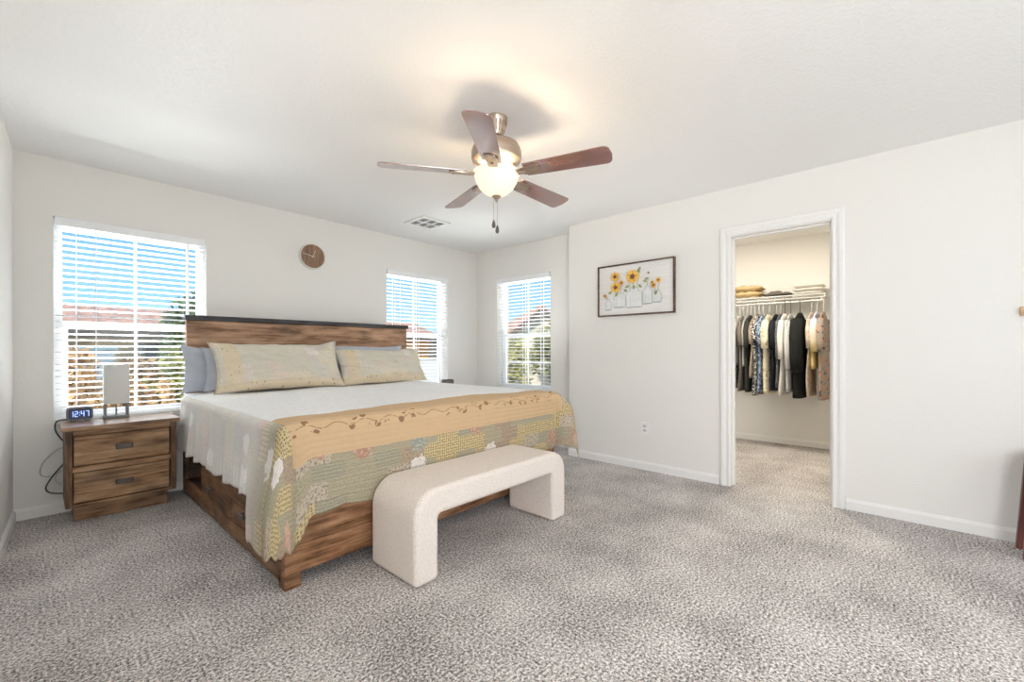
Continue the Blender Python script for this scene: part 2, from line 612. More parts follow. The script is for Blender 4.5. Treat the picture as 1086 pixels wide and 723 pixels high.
def blind(axis, a0, a1, t, tilt, label, ladders, wand):
    r = thing('window_blind', ((a0 + a1) / 2, t, WZ0 + .02) if axis == 0 else (t, (a0 + a1) / 2, WZ0 + .02), label, 'window blind',
              'white slatted blinds in the bedroom windows')

    def P(p, s, q):
        return (p, t + s, q) if axis == 0 else (t + s, p, q)
    g = 0.006
    mb = MB()

    def bx(p0, p1, s0, s1, q0, q1):
        if axis == 0:
            mb.box(p0, t + s0, q0, p1, t + s1, q1)
        else:
            mb.box(t + s0, p0, q0, t + s1, p1, q1)
    bx(a0 + g, a1 - g, -.016, -.004, WZ1 - .062, WZ1 - .004)
    bx(a0 + g, a0 + g + .004, -.004, .03, WZ1 - .062, WZ1 - .004); bx(a1 - g - .004, a1 - g, -.004, .03, WZ1 - .062, WZ1 - .004)
    mb.build('valance', M_VINYL, r, bevel=0.002)
    mb = MB()
    bx(a0 + g + .01, a1 - g - .01, .008, .06, WZ1 - .05, WZ1 - .006)
    mb.build('headrail', M_VINYL, r)
    # slats, slightly crowned
    mb = MB()
    z = WZ1 - .082
    cs, sn = math.cos(R(tilt)), math.sin(R(tilt))
    prof = [(-.025, 0.0), (-.013, .002), (0, .0028), (.013, .002), (.025, 0.0), (.025, -.0024), (-.025, -.0024)]
    while z > WZ0 + .055:
        pr = [(.036 + x * cs + y * sn, z - x * sn + y * cs) for x, y in prof]
        if axis == 0:
            mb.prism([(t + p, q) for p, q in pr], 0, a0 + g + .004, a1 - g - .004)
        else:
            mb.prism([(t + p, q) for p, q in pr], 1, a0 + g + .004, a1 - g - .004)
        z -= .0427
    mb.build('slats', M_SLAT, r)
    mb = MB()
    bx(a0 + g, a1 - g, .014, .058, WZ0 + .016, WZ0 + .034)
    mb.build('bottom_rail', M_SLAT, r, bevel=0.004)
    mb = MB()
    for fr, wdt in ladders:
        p = a0 + fr * (a1 - a0)
        for s in (.0085, .0635):
            bx(p - wdt / 2, p + wdt / 2, s - .0008, s + .0008, WZ0 + .03, WZ1 - .05)
    mb.build('ladder_tape', M_SLAT, r)
    mb = MB()
    p = a0 + wand * (a1 - a0)
    mb.tube([P(p, .002, WZ1 - .06), P(p, -.004, 1.6), P(p, .002, .98)], .0035, 6)
    mb.build('tilt_wand', M_SLAT, r, smooth=True)
    return r


blind(0, W1[0], W1[1], YB, 7, 'wide white slatted blind behind the nightstand lamp', [(.13, .004), (.5, .003), (.86, .012)], .24)
blind(0, W2[0], W2[1], YB, 7, 'white slatted blind in the window right of the headboard', [(.13, .010), (.5, .006), (.86, .010)], .20)
blind(1, W3[0], W3[1], XW, 4, 'white slatted blind on the recessed wall beyond the bed foot', [(.17, .010), (.5, .008), (.84, .008)], .93)


# ------------------------------------------------------------------ materials of the furniture
M_BED_X = wood('rustic_wood_across', 0, (0.095, 0.042, 0.017), (0.27, 0.130, 0.058), (0.46, 0.26, 0.14))
M_BED_Y = wood('rustic_wood_along', 1, (0.065, 0.030, 0.014), (0.19, 0.092, 0.043), (0.34, 0.185, 0.10))
M_BED_Z = wood('rustic_wood_upright', 2, (0.05, 0.024, 0.012), (0.15, 0.075, 0.036), (0.26, 0.14, 0.075))
M_HEAD = wood('headboard_wood', 0, (0.17, 0.085, 0.045), (0.38, 0.215, 0.125), (0.54, 0.34, 0.22))
M_CAP = wood('dark_cap_wood', 0, (0.02, 0.017, 0.017), (0.05, 0.045, 0.046), (0.09, 0.083, 0.085), 0.35, knots=.1)
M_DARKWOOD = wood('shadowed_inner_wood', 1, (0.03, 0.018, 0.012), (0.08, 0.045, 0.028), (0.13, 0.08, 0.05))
M_NS_X = wood('nightstand_wood_across', 0, (0.12, 0.06, 0.028), (0.34, 0.19, 0.095), (0.50, 0.32, 0.18))
M_NS_TOP = wood('nightstand_top_wood', 0, (0.10, 0.055, 0.03), (0.30, 0.175, 0.10), (0.46, 0.31, 0.20), 0.28)
M_NS_Z = wood('nightstand_wood_upright', 2, (0.06, 0.03, 0.016), (0.17, 0.092, 0.047), (0.28, 0.16, 0.09))
M_IRON = plain('dark_bronze_metal', (0.13, 0.11, 0.098), 0.4, 0.1, Metallic=0.5)
M_BOUCLE, nt, b = new_mat('cream_boucle', (0.80, 0.72, 0.64), 0.95)
b.inputs['Specular IOR Level'].default_value = 0.1
v = coords(nt)
vo = nd(nt, 'ShaderNodeTexVoronoi', {'Vector': v, 'Scale': 170.0}).outputs[0]
nz = noise_tex(nt, v, 90.0, 3.0)
nt.links.new(ramp(nt, nz, [(0.3, (0.80, 0.715, 0.645)), (0.7, (0.90, 0.825, 0.76))]), b.inputs['Base Color'])
bump(nt, b, mth(nt, 'ADD', vo, nz), 0.55, 0.006)


def patchwork(name, field, band_col, pale, kind):
    """quilt cloth: uv is in metres. kind 'quilt': u from the left hem, v from the foot fold (positive hangs down).
    kind 'sham': u, v from the lower-left corner."""
    m, nt, b = new_mat(name, field, 0.9)
    b.inputs['Specular IOR Level'].default_value = 0.1
    uv = nt.nodes.new('ShaderNodeTexCoord').outputs['UV']
    s = nd(nt, 'ShaderNodeSeparateXYZ', {0: uv})
    u, v = s.outputs[0], s.outputs[1]
    wob = noise_tex(nt, uv, 9.0, 2.0)
    wob = mth(nt, 'MULTIPLY', mth(nt, 'SUBTRACT', wob, 0.5), 0.012)
    uu, vv = mth(nt, 'ADD', u, wob), mth(nt, 'ADD', v, wob)
    ph = 0.088
    row = mth(nt, 'FLOOR', mth(nt, 'DIVIDE', mth(nt, 'ADD', vv, 5.0), ph))
    ro = nd(nt, 'ShaderNodeTexWhiteNoise', {'W': row}, noise_dimensions='1D').outputs[0]
    colm = mth(nt, 'FLOOR', mth(nt, 'DIVIDE', mth(nt, 'ADD', uu, mth(nt, 'ADD', 5.0, ro)), 0.165))
    cell = nd(nt, 'ShaderNodeCombineXYZ', {0: row, 1: colm}).outputs[0]
    rnd = nd(nt, 'ShaderNodeTexWhiteNoise', {'Vector': cell}, noise_dimensions='3D').outputs[0]
    P = lambda c: tuple(x + (y - x) * pale for x, y in zip(c, (0.86, 0.82, 0.74)))
    base = ramp(nt, rnd, [(0.0, P((0.43, 0.385, 0.27))), (0.30, P((0.66, 0.54, 0.31))), (0.56, P((0.48, 0.375, 0.27))),
                          (0.74, P((0.36, 0.345, 0.265))), (0.88, P((0.58, 0.51, 0.39)))], 'CONSTANT')
    # stripes on the grey-green patches
    st = mth(nt, 'SINE', mth(nt, 'MULTIPLY', vv, 2 * PI / 0.018))
    is_st = ramp(nt, rnd, [(0.0, (1, 1, 1)), (0.30, (0, 0, 0)), (0.74, (1, 1, 1)), (0.88, (0, 0, 0))], 'CONSTANT')
    stf = mth(nt, 'MULTIPLY', mth(nt, 'GREATER_THAN', st, 0.1), is_st)
    col = mix(nt, stf, base, P((0.47, 0.42, 0.30)))
    # dots on the yellow patches
    vd = nd(nt, 'ShaderNodeTexVoronoi', {'Vector': uv, 'Scale': 60.0, 'Randomness': 0.35}, voronoi_dimensions='2D').outputs[0]
    is_d = ramp(nt, rnd, [(0.0, (0, 0, 0)), (0.30, (1, 1, 1)), (0.56, (0, 0, 0)), (1.0, (0, 0, 0))], 'CONSTANT')
    col = mix(nt, mth(nt, 'MULTIPLY', mth(nt, 'LESS_THAN', vd, 0.27), is_d), col, P((0.22, 0.17, 0.09)))
    # small florals on the taupe patches
    vf = noise_tex(nt, uv, 75.0, 2.0)
    is_f = ramp(nt, rnd, [(0.0, (0, 0, 0)), (0.56, (1, 1, 1)), (0.74, (0, 0, 0)), (0.88, (1, 1, 1)), (1.0, (1, 1, 1))], 'CONSTANT')
    col = mix(nt, mth(nt, 'MULTIPLY', mth(nt, 'GREATER_THAN', vf, 0.56), is_f), col, P((0.34, 0.27, 0.22)))
    fine = noise_tex(nt, uv, 130.0, 2.0, .7)
    col = mix(nt, 0.5 if kind == 'quilt' else 0.14, col, ramp(nt, fine, [(.36, (.42, .40, .38)), (.56, (1, 1, 1))]), 'MULTIPLY')
    # bigger roses and white blossoms scattered over the patches
    vb = nd(nt, 'ShaderNodeTexVoronoi', {'Vector': uv, 'Scale': 4.8, 'Randomness': 0.9}, voronoi_dimensions='2D')
    rag = noise_tex(nt, uv, 34.0, 2.0)
    dist = mth(nt, 'ADD', vb.outputs[0], mth(nt, 'MULTIPLY', mth(nt, 'SUBTRACT', rag, 0.5), 0.42))
    pick = nd(nt, 'ShaderNodeSeparateColor', {0: vb.outputs[1]})
    bl = ramp(nt, pick.outputs[0], [(0.0, P((0.60, 0.36, 0.26))), (0.36, P((0.80, 0.76, 0.72))), (0.64, P((0.30, 0.33, 0.29))), (0.8, P((0.46, 0.27, 0.19)))], 'CONSTANT')
    petal = noise_tex(nt, uv, 60.0, 1.0)
    bl = mix(nt, mth(nt, 'MULTIPLY', mth(nt, 'GREATER_THAN', petal, 0.55), 0.5), bl, P((0.70, 0.58, 0.48)))
    fl = mth(nt, 'MULTIPLY', mth(nt, 'LESS_THAN', dist, 0.25), mth(nt, 'GREATER_THAN', pick.outputs[1], 0.45))
    col = mix(nt, fl if kind == 'quilt' else mth(nt, 'MULTIPLY', fl, .6), col, bl)
    # vine with flowers for the band
    if kind == 'quilt':
        vy = mth(nt, 'ADD', mth(nt, 'MULTIPLY', mth(nt, 'SINE', mth(nt, 'MULTIPLY', u, 2 * PI / 0.15)), 0.012), 0.005)
        line = mth(nt, 'LESS_THAN', mth(nt, 'ABSOLUTE', mth(nt, 'SUBTRACT', v, vy)), 0.0024)
        dv = nd(nt, 'ShaderNodeTexVoronoi', {'Vector': nd(nt, 'ShaderNodeCombineXYZ', {0: mth(nt, 'MULTIPLY', u, 13.0), 1: mth(nt, 'MULTIPLY', mth(nt, 'SUBTRACT', v, vy), 13.0)}).outputs[0], 'Scale': 1.0, 'Randomness': 0.75}, voronoi_dimensions='2D').outputs[0]
        near = mth(nt, 'LESS_THAN', mth(nt, 'ABSOLUTE', mth(nt, 'SUBTRACT', v, vy)), 0.030)
        vine = mth(nt, 'MAXIMUM', line, mth(nt, 'MULTIPLY', near, mth(nt, 'LESS_THAN', dv, 0.23)))
        vine = mth(nt, 'MULTIPLY', vine, mth(nt, 'GREATER_THAN', noise_tex(nt, uv, 40.0, 1.0), 0.42))
        tan = mix(nt, noise_tex(nt, uv, 14.0, 3.0), tuple(x * .93 for x in band_col), tuple(min(1, x * 1.05) for x in band_col))
        tan = mix(nt, vine, tan, (0.30, 0.17, 0.10))
        top = mix(nt, mth(nt, 'GREATER_THAN', noise_tex(nt, uv, 30.0, 3.0), 0.58), field, tuple(x * .93 for x in field))
        inb = mth(nt, 'GREATER_THAN', mth(nt, 'ADD', v, mth(nt, 'MULTIPLY', wob, 1.5)), -0.195)
        inb = mth(nt, 'MULTIPLY', inb, mth(nt, 'MULTIPLY', mth(nt, 'GREATER_THAN', mth(nt, 'ADD', u, wob), 0.02), mth(nt, 'LESS_THAN', u, 2.11)))
        body = mix(nt, inb, top, tan)
        # patchwork on the two side drops, whitened with painted window glare
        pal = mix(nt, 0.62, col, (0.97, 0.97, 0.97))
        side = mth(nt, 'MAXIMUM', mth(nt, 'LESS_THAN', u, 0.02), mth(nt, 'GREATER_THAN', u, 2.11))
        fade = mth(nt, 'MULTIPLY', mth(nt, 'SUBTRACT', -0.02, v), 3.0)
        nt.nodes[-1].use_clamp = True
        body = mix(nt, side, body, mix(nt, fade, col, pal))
        out = mth(nt, 'GREATER_THAN', vv, 0.150)
        body = mix(nt, out, body, col)
    else:
        tan = mix(nt, mth(nt, 'GREATER_THAN', noise_tex(nt, uv, 40.0, 2.0), 0.66), band_col, tuple(x * .45 for x in band_col))
        bt = mth(nt, 'MAXIMUM', mth(nt, 'LESS_THAN', v, 0.055),
                 mth(nt, 'MULTIPLY', mth(nt, 'GREATER_THAN', u, 0.05), mth(nt, 'LESS_THAN', u, 0.16)))
        body = mix(nt, bt, col, tan)
    nt.links.new(body, b.inputs['Base Color'])
    q = mth(nt, 'SINE', mth(nt, 'MULTIPLY', v, 2 * PI / 0.03))
    bump(nt, b, mth(nt, 'ADD', mth(nt, 'MULTIPLY', q, 0.5), noise_tex(nt, uv, 45.0, 3.0)), 0.35, 0.006)
    return m


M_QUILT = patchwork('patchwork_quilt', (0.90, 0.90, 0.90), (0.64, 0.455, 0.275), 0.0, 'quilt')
M_SHAM = patchwork('patchwork_sham', (0.80, 0.78, 0.72), (0.70, 0.60, 0.44), 0.56, 'sham')
M_GREYPILLOW = plain('grey_blue_cotton', (0.47, 0.50, 0.56), 0.9, 0.05, 12, 0.25, 300)
M_SHEET = plain('white_mattress_ticking', (0.80, 0.80, 0.79), 0.9, 0.03)

# ------------------------------------------------------------------ bed
BX0, BX1, BY0, BY1 = 0.762, 2.850, 2.106, 4.17
bed = thing('bed', (1.806, 3.2, 0), 'large rustic brown wooden bed with drawers in its base and a tall plank headboard', 'bed')
mb = MB(); mb.box(0.788, 4.17, 0.0, 2.824, 4.235, 1.362)
hb = mb.build('headboard', M_HEAD, bed, bevel=0.006)
mb = MB(); mb.box(0.776, 4.155, 1.362, 2.836, 4.25, 1.402)
o = mb.build('headboard_cap', M_CAP, hb, bevel=0.004); o['label'] = 'dark grey cap rail'
mb = MB(); mb.box(BX0, BY0, 0.068, BX1, BY0 + 0.045, 0.46)
mb.build('foot_panel', M_BED_X, bed, bevel=0.006)
for x0 in (BX0, BX1 - 0.075):
    mb = MB(); mb.box(x0, BY0, 0.0, x0 + 0.075, BY0 + 0.075, 0.068)
    mb.build('leg', M_BED_X, bed, bevel=0.004)
for sx, nm in ((BX0, 'l'), (BX1, 'r')):
    d = 1 if nm == 'l' else -1
    a, c = sorted((sx, sx + d * 0.022))
    f = MB()
    f.box(a, BY0 + 0.045, 0.030, c, BY1, 0.125); f.box(a, BY0 + 0.045, 0.415, c, BY1, 0.46)
    f.box(a, BY0 + 0.045, 0.125, c, 2.235, 0.415)
    f.box(a, 2.880, 0.125, c, 2.915, 0.415); f.box(a, 3.565, 0.125, c, 3.615, 0.415); f.box(a, 4.10, 0.125, c, BY1, 0.415)
    f.build('side_rail', M_BED_Y, bed, bevel=0.004)
    f = MB()
    i = sx + d * 0.022
    a2, c2 = sorted((i, i + d * 0.26))
    f.box(a2, 3.60, 0.110, c2, 4.115, 0.125); f.box(a2, 3.60, 0.415, c2, 4.115, 0.43)
    f.box(a2, 3.60, 0.125, c2, 3.615, 0.415); f.box(a2, 4.10, 0.125, c2, 4.115, 0.415)
    a3, c3 = sorted((i + d * 0.26, i + d * 0.275))
    f.box(a3, 3.60, 0.110, c3, 4.115, 0.43)
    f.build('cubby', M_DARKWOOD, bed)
    for q0, q1 in ((2.240, 2.876), (2.919, 3.561)):
        f = MB()
        a4, c4_ = sorted((sx - d * 0.002, sx + d * 0.02))
        f.box(a4, q0, 0.130, c4_, q1, 0.410)
        dr = f.build('drawer', M_BED_Y, bed, bevel=0.004)
        f = MB()
        hy = (q0 + q1) / 2 + .09
        a5, c5 = sorted((sx - d * 0.032, sx - d * 0.020))
        f.box(a5, hy - .045, .205, c5, hy + .045, .232)
        for yy in (hy - .035, hy + .035):
            a6, c6 = sorted((sx - d * 0.020, sx - d * 0.0015))
            f.box(a6, yy - .006, .212, c6, yy + .006, .226)
        o = f.build('handle', M_IRON, dr, bevel=0.003); o['label'] = 'dark metal handle'
mb = MB()
for yy in (2.6, 3.4, 4.05):
    mb.box(BX0 + .30, yy, 0.0, BX0 + .36, yy + .06, .40); mb.box(BX1 - .36, yy, 0.0, BX1 - .30, yy + .06, .40)
mb.box(BX0 + .3, BY0 + .05, .40, BX1 - .3, BY1 - .01, .43)
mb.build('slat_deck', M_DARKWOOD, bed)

mb = MB(); mb.box(0.79, 2.165, 0.462, 2.82, 4.16, 0.758)
tag(mb.build('mattress', M_SHEET, loc=(1.805, 3.15, .462), bevel=0.05, seg=4), 'white mattress lying on the wooden bed under the quilt', 'mattress')

# quilt
QX0, QX1, QY0, QYH, QZ, QR = 0.742, 2.872, 2.082, 4.135, 0.782, 0.06


def quilt_pt(a, bb):
    """a: x position on the flattened cloth, bb: y position on the flattened cloth"""
    ix0, ix1, iy0 = QX0 + QR, QX1 - QR, QY0 + QR
    dx = (a - ix1) if a > ix1 else ((a - ix0) if a < ix0 else 0.0)
    dy = (bb - iy0) if bb < iy0 else 0.0
    px, py = min(max(a, ix0), ix1), max(bb, iy0)
    t = math.hypot(dx, dy)
    puff = 0.012 * n3(a * 2.2, bb * 2.2, 1.0) + 0.006 * n3(a * 6, bb * 6, 4.0)
    crown = 0.012 * (1 - ((a - 1.807) / 1.05) ** 2) if abs(a - 1.807) < 1.05 else 0.0
    if t < 1e-6:
        edge = min(a - ix0, ix1 - a, bb - iy0)
        return (px, py, QZ + (puff + crown) * sm(0, .15, edge))
    nx, ny = dx / t, dy / t
    rr = QR + (0.13 if dx > 0 else 0.03) * (abs(nx * ny) * 2.0)      # softer roll at the two foot corners
    if t < rr * PI / 2:
        w = t / rr
        out, down = rr * math.sin(w), rr * (1 - math.cos(w))
    else:
        out, down = rr, rr + (t - rr * PI / 2)
    left, raw, ph = dx < 0, down, 0.0
    if left:             # the spare cloth at the near corner hangs lower along the side
        ph = math.atan2(abs(dy), abs(dx))
        k = sm(2.50, 2.34, bb) if dy == 0 else 1 - sm(0.0, 0.8, ph) + .62 * sm(.8, 1.57, ph)
        if down > QR:
            down = QR + (down - QR) * (1 + 0.50 * k)
    if dx == 0 and a < .92 and down > QR:
        down = QR + (down - QR) * (1 + .338 * sm(.885, .805, a))
    if left and dx != 0 and dy != 0 and down > QR:
        edge = min((LH + QR) / max(nx * nx, 1e-6) ** .5, (FH + QR) / max(ny * ny, 1e-6) ** .5)
        de = rr + edge - rr * PI / 2
        w_ = ph / (PI / 2)
        down = QR + (raw - QR) * ((.610 - .020 * w_) - QR) / (de - QR)
    hang = sm(0.05, 0.45, down)
    corner = abs(nx * ny) * 2.0
    if dy == 0:          # long sides: soft vertical folds
        s = bb
        fold = 0.013 * math.sin(2 * PI * s / 0.31 + 0.8 * math.sin(s * 5)) + 0.008 * math.sin(2 * PI * s / 0.17 + 1.0)
        flare = 0.020 + 0.045 * sm(2.54, 2.34, bb)
        out += hang * (flare + fold * (1 - sm(2.5, 2.25, bb)))
    elif dx == 0:        # foot: nearly flat, a few shallow waves
        s = a
        fold = 0.004 * math.sin(2 * PI * s / 0.52) + 0.003 * math.sin(2 * PI * s / 0.23 + .4)
        out += hang * (fold + 0.002)
    else:
        big = 0.0
        base = (0.065 if dx < 0 else 0.02) * abs(nx) ** 2 + 0.004 * abs(ny)
        out += hang * (base + big * corner) + 0.012 * hang * math.sin(3 * math.atan2(abs(ny), abs(nx)) * 2) * (1 - corner) * (dx > 0)
        if dx > 0:
            out += .10 * down * corner ** .8
    return (px + nx * out, py + ny * out, QZ - down)


NU, NV = 190, 150
LH, FH = 0.398, 0.430
A0, A1, B1_, B0_ = QX0 - LH + 0.0, QX1 + LH, QYH, QY0 - FH


def quilt_fn(i, j):
    a = A0 + (A1 - A0) * i
    bb = B1_ + (B0_ - B1_) * j
    # scalloped hem
    ex = min(a - A0, A1 - a)
    ey = bb - B0_
    sc = 0.018
    if ex < 0.12:
        k = (1 - ex / .12) * sc * (1 - abs(math.sin(PI * bb / 0.23)))
        a += k if a < 1.8 else -k
    if ey < 0.12:
        bb += (1 - ey / .12) * sc * (1 - abs(math.sin(PI * a / 0.26)))
    return quilt_pt(a, bb)


mb = MB()
mb.grid(quilt_fn, NU, NV, 0, lambda i, j: (A0 + (A1 - A0) * i - QX0, QY0 - (B1_ + (B0_ - B1_) * j)))
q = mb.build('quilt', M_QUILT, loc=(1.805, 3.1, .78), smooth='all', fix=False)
so = q.modifiers.new('cloth', 'SOLIDIFY'); so.thickness = 0.007; so.offset = 1.0
tag(q, 'patchwork quilt, white on top with a tan vine band, draped over the bed', 'quilt')


# pillows
def pillow(name, mat, c, w, h, T, lean, rz, seed, label, cat, group=None, flange=0.0, sag=0.0, ear=(0, 0), n=44):
    mb = MB()
    M = Matrix.Translation(c) @ Matrix.Rotation(rz, 4, 'Z') @ Matrix.Rotation(lean, 4, 'X')

    def shape(side):
        def fn(i, j):
            u, v = 2 * i - 1, 2 * j - 1
            fu, fv = (1 - abs(u) ** 3.2), (1 - abs(v) ** 3.2)
            t = T * max(0, fu) ** .55 * max(0, fv) ** .55
            pinch = 1 - 0.055 * (1 - abs(u) ** 2) * abs(v) ** 3 * 0 - 0.05 * (1 - u * u) * 0
            x = u * w / 2 * (1 - 0.05 * (1 - v * v))
            y = v * h / 2 * (1 - 0.05 * (1 - u * u))
            cu = abs(u * v) ** 6
            x *= 1 + 0.03 * cu; y *= 1 + 0.05 * cu
            y += 0.012 * n3(u * 2.3, seed, v * 2) * h / .45
            y -= sag * (1 - abs(u)) * (v > 0) * v
            if v > 0.5:
                y += (v - .5) * 2 * (ear[0] * sm(-.75, -1, u) + ear[1] * sm(.6, 1, u))
            wr = (0.028 * n3(u * 2.5 + seed, v * 2.5, 3) + 0.022 * n3(u * 6 + v * 3 + seed, v * 5 - u, 7)) * (T / .098)
            z = (t + wr * (t / T) ** .5 + 0.004 * side) * side + 0.012 * n3(u * 2 + seed * 3, v * 2, side * 0 + 9)
            return M @ Vector((x, -z, y))
        return fn
    uvf = lambda i, j: (i * w, j * h)
    mb.grid(shape(1), n, n, 0, uvf)
    k = len(mb.v)
    mb.grid(shape(-1), n, n, 0, uvf)
    # stitch the rim
    ring = [i for i in range(n)] + [j * (n + 1) + n for j in range(n)] + [n * (n + 1) + i for i in range(n, 0, -1)] + [j * (n + 1) for j in range(n, 0, -1)]
    for a, b_ in zip(ring, ring[1:] + ring[:1]):
        mb.f.append((a, b_, k + b_, k + a)); mb.m.append(0)
    o = mb.build(name, mat, loc=c, smooth='all')
    return tag(o, label, cat, group)


pillow('pillow_sham', M_SHAM, (1.385, 3.865, .985), 1.00, 0.415, .098, R(-27), 0, 3.1,
       'patchwork pillow sham with upturned corner on the left half of the bed', 'pillow', 'patchwork pillows on the bed', ear=(.0, .03))
pillow('pillow_sham', M_SHAM, (2.355, 3.895, .962), 0.95, 0.37, .10, R(-27), 0, 8.4,
       'wrinkled patchwork pillow sham with a tan edge on the right half of the bed', 'pillow', 'patchwork pillows on the bed', sag=.01)
pillow('pillow', M_GREYPILLOW, (1.17, 4.100, .968), 0.86, 0.35, .048, R(-6), 0, 5.7,
       'grey-blue pillow against the headboard sticking out furthest to the left', 'pillow', 'plain grey pillows behind the shams', ear=(.02, 0))
pillow('pillow', M_GREYPILLOW, (1.31, 4.022, .970), 0.90, 0.34, .032, R(-13), 0, 6.6,
       'grey-blue pillow squeezed between the left sham and the outer grey pillow', 'pillow', 'plain grey pillows behind the shams')
pillow('pillow', M_GREYPILLOW, (2.30, 4.085, .985), 0.80, 0.36, .055, R(-8), 0, 1.2,
       'grey pillow peeking out above the right patchwork sham', 'pillow', 'plain grey pillows behind the shams')

# ------------------------------------------------------------------ bench
bx0, bx1, bt, bl_, bs, ro = 1.170, 2.374, 0.452, 0.140, 0.318, 0.135
pts = [(bx0, 0.004), (bx0, bt - ro)]
pts += [(bx0 + ro - ro * math.cos(a), bt - ro + ro * math.sin(a)) for a in [PI / 2 * k / 9 for k in range(1, 10)]]
pts += [(bx1 - ro + ro * math.sin(a), bt - ro + ro * math.cos(a)) for a in [PI / 2 * k / 9 for k in range(0, 10)]]
ri = 0.02
pts += [(bx1, 0.004), (bx1 - bl_, 0.004), (bx1 - bl_, bs - ri), (bx1 - bl_ - ri * .3, bs - ri * .3), (bx1 - bl_ - ri, bs)]
pts += [(bx0 + bl_ + ri, bs), (bx0 + bl_ + ri * .3, bs - ri * .3), (bx0 + bl_, bs - ri), (bx0 + bl_, 0.004)]
mb = MB(); mb.prism(pts, 1, 1.660, 2.058)
o = mb.build('bench', M_BOUCLE, loc=(1.77, 1.86, 0), smooth=True, bevel=0.026, seg=4, angle=50)
o.modifiers['edge'].angle_limit = R(60)
tag(o, 'cream boucle waterfall bench standing at the foot of the bed', 'bench')


# ------------------------------------------------------------------ nightstands
def nightstand(dx, label):
    r = thing('nightstand', (.395 + dx, 4.1, 0), label, 'nightstand', 'matching nightstands beside the bed')

    def B(mb, x0, y0, z0, x1, y1, z1):
        mb.box(x0 + dx, y0, z0, x1 + dx, y1, z1)
    mb = MB(); B(mb, .096, 3.890, .607, .696, 4.285, .633)
    mb.build('top', M_NS_TOP, r, bevel=0.003)
    mb = MB()
    B(mb, .115, 3.920, .112, .148, 4.27, .607); B(mb, .645, 3.920, .112, .678, 4.27, .607)
    B(mb, .148, 4.25, .112, .645, 4.27, .607)
    mb.build('side_panel', M_NS_Z, r, bevel=0.003)
    mb = MB()
    B(mb, .148, 3.922, .570, .645, 3.95, .607); B(mb, .148, 3.922, .334, .645, 3.95, .368); B(mb, .148, 3.922, .112, .645, 3.95, .130)
    mb.build('face_rail', M_NS_X, r, bevel=0.002)
    mb = MB(); B(mb, .157, 4.005, 0, .640, 4.26, .112)
    o = mb.build('plinth', M_NS_X, r, bevel=0.004)
    for z0, z1 in ((.3735, .5645), (.1355, .3285)):
        mb = MB(); B(mb, .153, 3.930, z0, .640, 3.955, z1)
        B(mb, .165, 3.955, z0 + .01, .63, 4.2, z1 - .02)
        d = mb.build('drawer', M_NS_X, r, bevel=0.004)
        zc = (z0 + z1) / 2 + .004
        mb = MB()
        B(mb, .352, 3.905, zc - .016, .438, 3.914, zc + .016)
        B(mb, .352, 3.905, zc - .016, .360, 3.929, zc + .016); B(mb, .430, 3.905, zc - .016, .438, 3.929, zc + .016)
        h_ = mb.build('handle', M_IRON, d, bevel=0.0025); h_['label'] = 'dark metal cup pull'
    return r


nightstand(0, 'rustic two-drawer wooden nightstand below the left window')
nightstand(2.86, 'matching wooden nightstand on the far side of the bed')

# alarm clock on the left nightstand
M_CLOCK = plain('grey_clock_case', (0.17, 0.17, 0.20), 0.5, 0.03)
M_FACE = plain('dark_display', (0.045, 0.05, 0.085), 0.25, 0.02)
M_DIGIT, nt, b = new_mat('blue_digits', (0.05, 0.07, 0.3), 0.4)
b.inputs['Emission Color'].default_value = (0.22, 0.34, 1.0, 1)
b.inputs['Emission Strength'].default_value = 2.2
cz, cy = .633, 4.19
ac = thing('alarm_clock', (.195, cy, cz), 'small dark alarm clock glowing 12:47 on the nightstand', 'alarm clock')


def rrect(x0, z0, x1, z1, r, n=5):
    o = []
    for cx, cz_, a0 in ((x1 - r, z1 - r, 0), (x0 + r, z1 - r, 90), (x0 + r, z0 + r, 180), (x1 - r, z0 + r, 270)):
        o += [(cx + r * math.cos(R(a0 + 90 * k / n)), cz_ + r * math.sin(R(a0 + 90 * k / n))) for k in range(n + 1)]
    return o


mb = MB(); mb.prism(rrect(.130, cz + .006, .260, cz + .098, .022), 1, cy, cy + .055)
mb.build('case', M_CLOCK, ac, smooth=True, bevel=0.003)
mb = MB(); mb.prism(rrect(.138, cz + .014, .252, cz + .090, .018), 1, cy - .0015, cy + .001)
fc = mb.build('display', M_FACE, ac)
mb = MB()
mb.box(.145, cy + .008, cz, .175, cy + .05, cz + .008)
mb.build('foot', M_CLOCK, ac)
mb = MB(); mb.box(.215, cy + .008, cz, .245, cy + .05, cz + .008)
mb.build('foot', M_CLOCK, ac)
SEG = {'1': 'bc', '2': 'abged', '4': 'fgbc', '7': 'abc'}
mb = MB()
dw, dh, st = .0165, .038, .0036
for ch, x in zip('12 47', (.146, .168, 0, .199, .223)):
    if ch == ' ':
        for zz in (.042, .059):
            mb.box(.1905, cy - .003, cz + zz, .1945, cy - .0012, cz + zz + .004)
        continue
    z0 = cz + .033
    pos = {'a': (0, dh - st, dw, dh), 'g': (0, dh / 2 - st / 2, dw, dh / 2 + st / 2), 'd': (0, 0, dw, st),
           'f': (0, dh / 2, st, dh), 'b': (dw - st, dh / 2, dw, dh), 'e': (0, 0, st, dh / 2), 'c': (dw - st, 0, dw, dh / 2)}
    for s_ in SEG[ch]:
        p = pos[s_]
        mb.box(x + p[0] + .0004, cy - .003, z0 + p[1] + .0004, x + p[2] - .0004, cy - .0012, z0 + p[3] - .0004)
o = mb.build('digits', M_DIGIT, fc); o['label'] = 'glowing blue digits reading 12:47'

